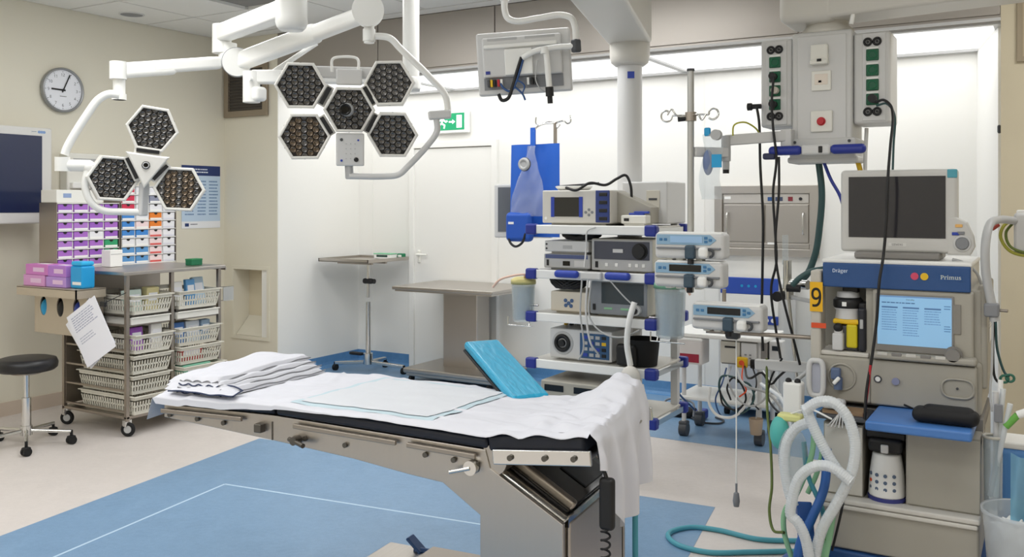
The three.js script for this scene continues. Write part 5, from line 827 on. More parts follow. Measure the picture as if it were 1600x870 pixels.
{ const t = thing('paper_card', 'sheet of printed notes taped on the right side of the machine', 'paper', [-0.2128, 1.09, -4.33], Math.PI / 2 ); const m = print(0.2, 0.28, 192, (g, w, h) => { g.fillStyle = '#e9e7e0'; g.fillRect(0, 0, w, h); scribble(g, w * 0.1, h * 0.08, w * 0.8, h * 0.7, 12, '#a7a59d'); }); decal('sheet', 0.22, 0.22, m, t, [0, 0, 0]); }

// ---------- recess: stands, tables, cabinets ----------
{
  const t = thing('instrument_stand', 'tray stand with steel tray on a single post in the corner', 'stand'); const y = 1.02;
  mesh('tray', [rb(0.59, 0.012, 0.60, -5.535, y, -6.65, 0.004), bx(0.59, 0.03, 0.01, -5.535, y + 0.012, -6.355), bx(0.59, 0.03, 0.01, -5.535, y + 0.012, -6.945), bx(0.01, 0.03, 0.6, -5.825, y + 0.012, -6.65), bx(0.01, 0.03, 0.6, -5.245, y + 0.012, -6.65)], M.steel, t);
  mesh('tray_frame', [bx(0.4, 0.014, 0.025, -5.45, y - 0.014, -6.42), bx(0.4, 0.014, 0.025, -5.45, y - 0.014, -6.62)], M.steelDull, t);
  const px = -5.38, pz = -6.52;
  mesh('post', [cy(0.024, 0.50, px, 0.40, pz), cy(0.016, 0.32, px, 0.85, pz)], M.chrome, t); mesh('post_knob', [rb(0.11, 0.05, 0.05, px, 0.84, pz, 0.02), cy(0.022, 0.03, px + 0.06, 0.84, pz, 'x')], M.black, t);
  mesh('base', [bar([px, 0.10, pz], [-5.05, 0.07, -6.62], 0.035, 0.03), bar([px, 0.10, pz], [-5.72, 0.07, -6.46], 0.035, 0.03), bar([px, 0.10, pz], [-5.42, 0.085, -6.82], 0.035, 0.03), cy(0.045, 0.1, px, 0.13, pz)], M.chrome, t);
  for (const [x, z] of [[-5.05, -6.62], [-5.72, -6.46], [-5.42, -6.82]]) mesh('caster', [cy(0.03, 0.03, x, 0.03, z, 'x'), cy(0.015, 0.04, x, 0.06, z)], M.rubber, t);
  mesh('brake_pedal', [rb(0.14, 0.025, 0.05, -5.5, 0.17, -6.50, 0.008)], M.black, t);
}
{ const t = thing('swab_box', 'white box with green and dark marks on the tray stand', 'box', [-5.42, 1.028, -6.82]); mesh('body', rb(0.2, 0.045, 0.1, 0, 0.0225, 0, 0.008), M.white, t); mesh('dark_marks', rb(0.13, 0.02, 0.004, 0, 0.028, 0.05, 0.002, 1), S(0x23423a, 0.5), t); mesh('lid', rb(0.205, 0.01, 0.105, 0, 0.048, 0, 0.004), S(0x7fc39b, 0.5), t); }
{ const t = thing('green_pack', 'small green pack at the right end of tray stand', 'pack', [-5.29, 1.028, -6.9]); mesh('body', rb(0.07, 0.05, 0.05, 0.0, 0.025, 0, 0.008), S(0x15784f, 0.5), t); mesh('label', bx(0.04, 0.02, 0.003, 0.0, 0.028, 0.025), M.white, t); }
{
  const t = thing('instrument_table', 'stainless steel pedestal table standing against the recess door', 'table'); const x = -4.38;
  mesh('table_top', [rb(1.02, 0.03, 0.72, x, 0.825, -6.60, 0.008), bx(0.98, 0.02, 0.68, x, 0.806, -6.60)], M.steel, t);
  mesh('pedestal', rb(0.36, 0.72, 0.2, x - 0.03, 0.445, -6.68, 0.012), M.steel, t);
  mesh('base', [rb(0.92, 0.045, 0.58, x, 0.105, -6.62, 0.015), rb(0.88, 0.04, 0.54, x, 0.075, -6.62, 0.01)], M.steel, t);
  for (const [a, z] of [[-0.4, -6.38], [0.4, -6.38], [-0.4, -6.86], [0.4, -6.86]]) mesh('caster', [cy(0.03, 0.025, x + a, 0.03, z, 'x'), cy(0.014, 0.02, x + a, 0.06, z)], M.rubber, t);
}
{
  const t = thing('warming_cabinet', 'stainless wall cabinet with two doors and small red display', 'cabinet', [-1.867, 1.42, BACK]);
  const st = S(0xb8b3ac, 0.36, 0.9);
  mesh('frame', ext([[-0.39, -0.27], [0.39, -0.27], [0.39, 0.265], [-0.39, 0.265]], 0.05, 0.004, [[[-0.335, -0.215], [0.335, -0.215], [0.335, 0.21], [-0.335, 0.21]]]), st, t);
  mesh('body', bx(0.68, 0.43, 0.03, 0, 0, 0.016), st, t); const cp = mesh('control_panel', rb(0.65, 0.07, 0.012, 0, 0.168, 0.036, 0.003, 1), S(0xc8c4be, 0.4, 0.7), t);
  mesh('display', bx(0.055, 0.03, 0.004, 0.105, 0.165, 0.043), S(0x3c4660, 0.3), cp); mesh('indicator', bx(0.04, 0.03, 0.004, 0.04, 0.165, 0.043), M.machineBlue, cp); mesh('switch', bx(0.034, 0.032, 0.006, 0.19, 0.165, 0.043), S(0x7d2630, 0.4), cp); mesh('knob', cy(0.012, 0.012, 0.265, 0.165, 0.045, 'z'), M.black, cp); mesh('badge', bx(0.05, 0.022, 0.003, -0.29, 0.175, 0.043), M.white, cp);
  for (const [x, s] of [[-0.163, -1], [0.163, 1]]) { const d = mesh('door', rb(0.318, 0.285, 0.016, x, -0.02, 0.036, 0.004), st, t); mesh('door_handle', [tb([[x + s * 0.125, -0.10, 0.044], [x + s * 0.125, -0.095, 0.07], [x + s * 0.125, 0.055, 0.07], [x + s * 0.125, 0.06, 0.044]], 0.006, 30, 8)], M.chrome, d); }
  mesh('lower_strip', rb(0.655, 0.035, 0.014, 0, -0.19, 0.036, 0.003, 1), st, t); mesh('tag', bx(0.06, 0.016, 0.004, 0.05, -0.172, 0.046), M.white, t);
}
{
  const t = thing('fluid_warmer', 'white floor unit with blue control fascia under the wall cabinet', 'medical device', [-1.87, 0, -6.72]);
  mesh('body', [rb(0.46, 0.92, 0.44, 0, 0.52, -0.04, 0.012)], M.enamelGrey, t); mesh('front_door', rb(0.42, 0.52, 0.02, 0, 0.33, 0.18, 0.01), M.enamel, t); mesh('door_window', bx(0.3, 0.4, 0.004, 0.0, 0.33, 0.191), S(0xc9ccd2, 0.3), t);
  mesh('blue_fascia', rb(0.42, 0.12, 0.02, 0, 0.955, 0.18, 0.006), S(0x2a4fb0, 0.4), t); mesh('white_fascia', rb(0.42, 0.15, 0.018, 0, 0.82, 0.18, 0.005), M.white, t); mesh('blue_band', rb(0.42, 0.06, 0.02, 0, 0.715, 0.181, 0.004), S(0x2e4aa6, 0.4), t);
  for (const x of [-0.05, 0.0, 0.05]) mesh('lamp', cy(0.01, 0.004, x, 0.955, 0.191, 'z'), M.cyan, t); mesh('knob', cy(0.018, 0.012, 0.1, 0.81, 0.191, 'z'), M.midGrey, t); for (const x of [0.13, 0.175]) mesh('button', cy(0.015, 0.008, x, 0.715, 0.192, 'z'), M.white, t);
  mesh('lettering_strip', bx(0.09, 0.018, 0.003, -0.15, 0.715, 0.192), S(0xa8b8e0, 0.5), t);
  for (const [x, z] of [[-0.18, 0.12], [0.18, 0.12], [-0.18, -0.18], [0.18, -0.18]]) mesh('caster', cy(0.032, 0.03, x, 0.032, z, 'x'), M.rubber, t);
}
// rolling cart with sharps box
{
  const t = thing('rolling_cart', 'white rolling cart with open lower shelf near the back wall', 'cart', [-1.87, 0, -5.98]);
  mesh('top', [rb(0.66, 0.03, 0.44, 0, 0.68, -0.02, 0.01)], M.enamel, t); mesh('lower_shelf', rb(0.6, 0.025, 0.4, 0.02, 0.26, -0.02, 0.008), M.enamel, t);
  for (const [x, z] of [[-0.235, -0.17], [0.27, -0.17], [-0.235, 0.15], [0.27, 0.15]]) { const l = mesh('leg', cy(0.015, 0.60, x, 0.385, z), M.enamelGrey, t); mesh('caster', [cy(0.045, 0.05, x, 0.045, z, 'x'), rb(0.06, 0.03, 0.06, x, 0.085, z, 0.01)], M.darkGrey, l); }
  mesh('under_drawer', [rb(0.30, 0.16, 0.36, 0.17, 0.585, -0.02, 0.008)], M.machineDark, t); mesh('drawer_front', rb(0.13, 0.14, 0.014, 0.085, 0.585, 0.165, 0.004), M.beigePlastic, t); mesh('module_front', rb(0.10, 0.14, 0.03, 0.21, 0.585, 0.17, 0.006), M.enamelGrey, t); mesh('drawer_slot', bx(0.07, 0.012, 0.004, 0.085, 0.62, 0.173), M.black, t);
  for (let i = 0; i < 4; i++) mesh('module_key', rb(0.014, 0.01, 0.006, 0.19 + (i % 2) * 0.03, 0.56 + Math.floor(i / 2) * 0.02, 0.186, 0.002), M.midGrey, t);
  const kn = mesh('yellow_knob', [rb(0.07, 0.07, 0.03, 0.17, 0.53, 0.19, 0.012)], M.yellow, t); mesh('knob_centre', cy(0.016, 0.01, 0.17, 0.53, 0.207, 'z'), M.orange, kn); mesh('socket', [rb(0.06, 0.06, 0.03, 0.25, 0.525, 0.18, 0.01)], M.black, t);
  mesh('side_module', rb(0.08, 0.17, 0.1, 0.37, 0.59, 0.1, 0.008), M.enamelGrey, t); mesh('side_display', bx(0.04, 0.03, 0.004, 0.37, 0.63, 0.151), M.gloss, t);
}
{ const t = thing('sharps_box', 'clear sharps box with dark red label under the cart top', 'sharps box', [-2.06, 0.485, -5.86]); mesh('box', rb(0.19, 0.175, 0.16, 0, 0.09, 0, 0.01), P(0xf1ece9, 0.3, { transmission: 0.25, thickness: 0 }), t); mesh('label', bx(0.13, 0.055, 0.003, 0.01, 0.045, 0.081), S(0x9c2038, 0.5), t); mesh('lid', rb(0.195, 0.02, 0.165, 0, 0.168, 0, 0.008), M.white, t); mesh('bracket_arm', rod([-0.13, 0.15, 0.05], [-0.07, 0.13, 0.05], 0.015), M.black, t); }
{ const t = thing('drainage_pot', 'small tan cup hanging below the rolling cart shelf', 'cup', [-1.60, 0.09, -5.75]); mesh('cup', lathe([[0, 0], [0.035, 0], [0.045, 0.10], [0.042, 0.10], [0.033, 0.006], [0, 0.006]], 0, 0, 0, 20), S(0xb8a48e, 0.6), t); mesh('cord', rod([0, 0.1, 0], [0, 0.17, -0.02], 0.003), M.grey, t); }
{ const t = thing('foot_switch', 'black foot pedal with blue end lying by the tower on the floor', 'pedal', [-2.32, 0, -6.35]); mesh('pedal', rb(0.22, 0.06, 0.14, 0, 0.035, 0, 0.025), M.rubber, t); mesh('guard', tb([[-0.12, 0.02, 0.06], [-0.1, 0.11, 0.02], [0.1, 0.11, 0.02], [0.12, 0.02, 0.06]], 0.008), M.midGrey, t); mesh('end_cap', rb(0.07, 0.07, 0.09, 0.17, 0.04, 0.02, 0.015), M.navy, t); mesh('lead', tb([[0.1, 0.012, 0.05], [0.2, 0.01, 0.14], [0.32, 0.01, 0.12], [0.33, 0.01, 0.02], [0.25, 0.012, -0.04]], 0.007), M.darkGrey, t); }
// pull cord hanging from the ceiling beam
{ const t = thing('pull_cord', 'thin white pull cord with grey handle hanging above the floor', 'pull cord'); const x = -1.225, z = -4.08; mesh('cord', rod([x, 0.955, z], [x, 0.25, z], 0.003), M.white, t); mesh('handle', [lathe([[0, 0.175], [0.012, 0.175], [0.016, 0.20], [0.012, 0.235], [0.006, 0.24], [0, 0.24]], x, 0, z, 14), rod([x, 0.235, z], [x, 0.28, z], 0.005)], M.midGrey, t); }
// gas valve left of the machine
{ const t = thing('gas_valve', 'chrome gas valve with black knobs left of the machine', 'valve'); mesh('valve_body', [rod([-1.06, 1.17, -4.40], [-0.97, 1.17, -4.36], 0.022), cy(0.02, 0.16, -1.075, 1.20, -4.40), cy(0.03, 0.05, -1.075, 1.12, -4.40)], M.chrome, t); mesh('knob', [cy(0.024, 0.03, -1.11, 1.11, -4.36, 'z')], M.black, t); mesh('knob', [cy(0.018, 0.06, -1.03, 1.155, -4.33, 'x')], M.black, t); mesh('flow_tube', cy(0.014, 0.14, -1.085, 1.33, -4.40), M.clear, t); mesh('pipe', [rod([-1.07, 1.12, -4.40], [-1.02, 0.66, -4.38], 0.008)], M.chrome, t); mesh('side_bracket', bar([-1.2, 0.79, -4.3], [-0.91, 0.80, -4.28], 0.03, 0.05), M.enamelGrey, t); mesh('side_bracket', bar([-1.075, 1.11, -4.40], [-0.90, 1.09, -4.33], 0.02, 0.02), M.enamelGrey, t); }
{ const t = thing('handle_bracket', 'pale grey loop handle on the left side of the machine', 'handle', [-0.865, 0.80, -4.04]); const pts = []; for (let i = 0; i <= 24; i++) { const a = i / 24 * Math.PI * 2; pts.push([Math.sign(Math.cos(a)) * Math.pow(Math.abs(Math.cos(a)), 0.5) * 0.03, Math.sign(Math.sin(a)) * Math.pow(Math.abs(Math.sin(a)), 0.5) * 0.075, 0]); } mesh('loop', tb(pts, 0.012, 80, 8), M.enamelGrey, t); mesh('pad', rb(0.045, 0.13, 0.012, 0, 0, -0.01, 0.005), S(0xb4b7c4, 0.4), t); }
{ const t = thing('suction_box', 'white box with two black knobs hanging left of the machine', 'medical device', [-0.955, 0.635, -4.02]); mesh('case', rb(0.08, 0.145, 0.07, 0, 0.0725, 0, 0.012), M.white, t); for (const x of [-0.018, 0.02]) mesh('knob', new THREE.SphereGeometry(0.014, 14, 10).translate(x, 0.148, 0.015), M.black, t); mesh('hanger', [bar([0, 0.14, -0.03], [0.03, 0.175, -0.22], 0.02, 0.015), rod([0, 0.02, 0], [0.01, -0.06, 0.0], 0.008)], M.grey, t); }
const MC = { darkTeal: S(0x2f4f50, 0.5), tube: M.tubing, greenDark: S(0x5b6b2c, 0.5), wireYellow: S(0xb5b437, 0.5), hoseBlue: S(0x2a5ea8, 0.4) };
function ribbed(p, r) {            // corrugated hose
  const c = new THREE.CatmullRomCurve3(p.map(q => V(...q)), false, 'centripetal'), n = Math.round(c.getLength() / 0.003), g = new THREE.TubeGeometry(c, n, r, 14), a = g.attributes.position;
  for (let i = 0; i <= n; i++) { const k = 0.95 + 0.05 * Math.cos(i * Math.PI * 0.67), o = c.getPointAt(i / n); for (let j = 0; j <= 14; j++) { const q = i * 15 + j; a.setXYZ(q, o.x + (a.getX(q) - o.x) * k, o.y + (a.getY(q) - o.y) * k, o.z + (a.getZ(q) - o.z) * k); } }
  g.computeVertexNormals(); return g;
}
single('floor_hose', tb([[-0.852, 0.012, -4.169], [-0.981, 0.012, -4.1], [-1.134, 0.012, -4.0], [-1.3, 0.012, -3.90], [-1.45, 0.012, -3.92], [-1.53, 0.012, -4.03], [-1.47, 0.012, -4.16], [-1.35, 0.012, -4.19], [-1.15, 0.012, -4.17], [-0.955, 0.012, -4.259]], 0.012, 100, 10), M.teal, 'blue green hose looping on the floor left of machine', 'hose');
single('rubber_collar', [cy(0.02, 0.05, -0.758, 0.275, -3.66)], S(0x4f9a4a, 0.5), 'bright green hose collar low in the hose bundle', 'collar');
single('breathing_bag', new THREE.SphereGeometry(0.5, 24, 18).scale(0.12, 0.24, 0.10).translate(-0.90, 0.52, -3.78), M.bag, 'translucent breathing bag hanging inside the hose bundle', 'bag');
single('teal_bag', new THREE.SphereGeometry(0.5, 20, 14).scale(0.08, 0.14, 0.08).translate(-0.97, 0.595, -3.84), S(0x59bcb4, 0.5), 'turquoise rubber bag tucked behind the white hoses', 'bag');
single('yellow_pack', [rb(0.10, 0.03, 0.06, -0.93, 0.66, -3.86, 0.01)], S(0xe3e39a, 0.5), 'pale yellow connector above the turquoise bag', 'connector');
{ const t = thing('wire_bundle', 'bundle of thin pale monitoring wires on the left desk ledge', 'wires'); for (let i = 0; i < 7; i++) { const a = i * 0.9; mesh('wire', tb([[-0.80 + 0.02 * Math.cos(a), 0.70, -3.98], [-0.77 + 0.03 * Math.sin(a), 0.735, -3.95 + 0.02 * Math.cos(a)], [-0.74, 0.705 + 0.01 * i * 0.3, -3.93], [-0.79 + i * 0.015, 0.63, -3.90]], 0.0035, 30, 5), i % 2 ? M.enamelGrey : M.grey, t); } mesh('sensor_block', rb(0.09, 0.04, 0.05, -0.775, 0.715, -3.96, 0.012), M.enamelGrey, t); }
{ const t = thing('blue_pedal', 'dark blue pedal unit on the floor below the hoses', 'pedal', [-0.86, 0, -3.72]); mesh('body', [rb(0.2, 0.10, 0.3, 0, 0.05, 0, 0.03)], S(0x1f4f96, 0.4), t); mesh('upright', [bar([0.05, 0.08, 0.05], [0.0, 0.34, -0.06], 0.06, 0.05)], S(0x24549c, 0.4), t); }

// ---------- right edge ----------
{
  const t = thing('hose_arm', 'grey bent tube arm clamped to the right of machine', 'arm'); mesh('tube', tb([[-0.188, 1.08, -4.11], [-0.199, 1.145, -4.11], [-0.219, 1.267, -4.11], [-0.222, 1.38, -4.12], [-0.212, 1.46, -4.2], [-0.185, 1.482, -4.36], [-0.13, 1.475, -4.56]], 0.017, 70, 12), M.grey, t); mesh('clamp', [rb(0.055, 0.055, 0.05, -0.199, 1.125, -4.11, 0.01)], M.midGrey, t); mesh('clamp_screw', rod([-0.18, 1.125, -4.11], [-0.142, 1.125, -4.10], 0.006), M.steelDull, t);
}
{ const t = thing('gas_monitor_box', 'white box with curled yellow green cables at the right edge', 'medical device', [-0.045, 1.42, -4.6]); mesh('case', rb(0.18, 0.18, 0.12, 0, 0, 0, 0.015), M.enamelGrey, t); mesh('lid', rb(0.16, 0.02, 0.10, 0, 0.092, 0, 0.006), M.white, t);
  mesh('cable', tb([[-0.09, 0.06, 0.02], [-0.13, 0.03, 0.05], [-0.14, -0.02, 0.06], [-0.10, -0.08, 0.06], [0.0, -0.10, 0.06], [0.1, -0.09, 0.05]], 0.007, 50), S(0xa5a33a, 0.5), t); mesh('cable', tb([[-0.09, 0.05, 0.02], [-0.12, 0.0, 0.05], [-0.10, -0.06, 0.06], [0.0, -0.09, 0.065], [0.1, -0.085, 0.05]], 0.006, 50), S(0x6a7a2f, 0.5), t); mesh('plug', [rod([-0.15, 0.04, 0.06], [-0.175, 0.02, 0.07], 0.012)], S(0x9c3b2e, 0.5), t);
}
for (const [pts, m, l] of [[[[-0.19, 1.09, -4.10], [-0.195, 0.97, -4.12], [-0.19, 0.85, -4.15], [-0.17, 0.83, -4.12]], 'black', 'thin black lead hanging from the tube clamp'], [[[-0.185, 1.08, -4.10], [-0.18, 0.96, -4.14], [-0.155, 0.87, -4.16], [-0.14, 0.86, -4.14]], 'darkTeal', 'thin dark green lead hanging beside the black lead'], [[[-0.195, 1.09, -4.10], [-0.198, 0.9, -4.1], [-0.203, 0.79, -4.08], [-0.195, 0.73, -4.06]], 'grey', 'thin grey lead hanging close to machine side']]) single('sensor_lead', tb(pts, 0.005, 30, 6), MC[m] ?? M[m], l, 'cable');
{ const t = thing('lead_clip', 'round dark green clip on the hanging leads', 'clip', [-0.155, 0.85, -4.13]); for (const [x, y] of [[0, 0], [0.02, 0.005]]) mesh('ring', new THREE.TorusGeometry(0.014, 0.005, 6, 18).translate(x, y, 0), S(0x2f6b57, 0.5), t); }
{ const t = thing('catheter_holder', 'clear tubular holder filled with catheters at machine right side', 'holder', [-0.19, 0.36, -4.02]); mesh('tube', lathe([[0, 0], [0.032, 0], [0.034, 0.28], [0.032, 0.28], [0.03, 0.004], [0, 0.004]], 0, 0, 0, 20), M.bag, t); mesh('rim', new THREE.TorusGeometry(0.034, 0.006, 8, 24).rotateX(Math.PI / 2).translate(0, 0.28, 0), M.beigePlastic, t);
  for (const [a, b, m] of [[[0, 0.05, 0], [0.035, 0.47, 0.0], M.tubing], [[0.01, 0.05, 0.01], [0.025, 0.50, -0.02], M.white], [[-0.01, 0.05, 0.01], [0.06, 0.42, 0.03], M.tubing], [[0.01, 0.05, -0.01], [0.01, 0.46, 0.02], M.enamelGrey]]) mesh('catheter', rod(a, b, 0.010), m, t);
  mesh('green_tip', rod([0.045, 0.33, 0.03], [0.085, 0.38, 0.03], 0.013), S(0x6cb04a, 0.5), t); mesh('white_tip', rod([0.085, 0.38, 0.03], [0.125, 0.40, 0.03], 0.015), M.white, t); mesh('grey_label', rb(0.03, 0.07, 0.01, 0.02, 0.38, 0.035, 0.004), M.midGrey, t); mesh('side_mount', bx(0.02, 0.04, 0.1, -0.025, 0.25, -0.05), M.grey, t); }
{ const t = thing('waste_bin', 'clear plastic waste bin with discarded packaging at right edge', 'bin', [-0.085, 0, -3.88]); mesh('wall', lathe([[0, 0.02], [0.105, 0.02], [0.135, 0.39], [0.142, 0.395], [0.142, 0.41], [0.13, 0.405], [0.10, 0.03], [0, 0.03]], 0, 0, 0, 36), P(0xe9edf0, 0.25, { transmission: 0.6, thickness: 0, side: THREE.DoubleSide }), t); mesh('foot_ring', cy(0.11, 0.025, 0, 0.0125, 0), M.enamelGrey, t); }
for (const [x, y, z, m, r, l] of [[-0.13, 0.30, -3.86, M.white, 0.3, 'crumpled white packaging on the left inside the bin'], [-0.06, 0.26, -3.88, S(0xd9dbe6, 0.6), 1.1, 'crumpled grey packaging on the right inside the bin'], [-0.10, 0.15, -3.9, S(0xe6e2dc, 0.6), 2.0, 'crumpled cream packaging deep in the bin']]) { const g = new THREE.IcosahedronGeometry(0.065, 3), p = g.attributes.position; for (let i = 0; i < p.count; i++) { const k = 1 + pn.noise(p.getX(i) * 30 + r, p.getY(i) * 30, p.getZ(i) * 30) * 0.5; p.setXYZ(i, p.getX(i) * k, p.getY(i) * k * 1.2, p.getZ(i) * k); } g.computeVertexNormals(); single('crumpled_wrapper', g.translate(x, y, z), m, l, 'wrapper'); }
{ const t = thing('blue_drape', 'translucent blue plastic drape standing out of the bin', 'plastic sheet'); mesh('sheet', grid(14, 18, (a, b) => [-0.125 + a * 0.11, 0.62 - b * 0.42 - 0.02 * a, -3.88 + 0.035 * Math.sin(a * 5 + b * 2) + 0.01 * pn.noise(a * 5, b * 5, 1)]), P(0x8fc4dd, 0.3, { transmission: 0.4, thickness: 0, side: THREE.DoubleSide }), t); }
{ const t = thing('blue_container', 'blue and white container on the floor beside the machine', 'container', [-0.105, 0, -4.55]); mesh('body', rb(0.18, 0.5, 0.2, 0, 0.25, 0, 0.03), S(0x5b95d8, 0.5), t); mesh('lid', rb(0.17, 0.03, 0.19, 0, 0.51, 0, 0.01), M.white, t); }
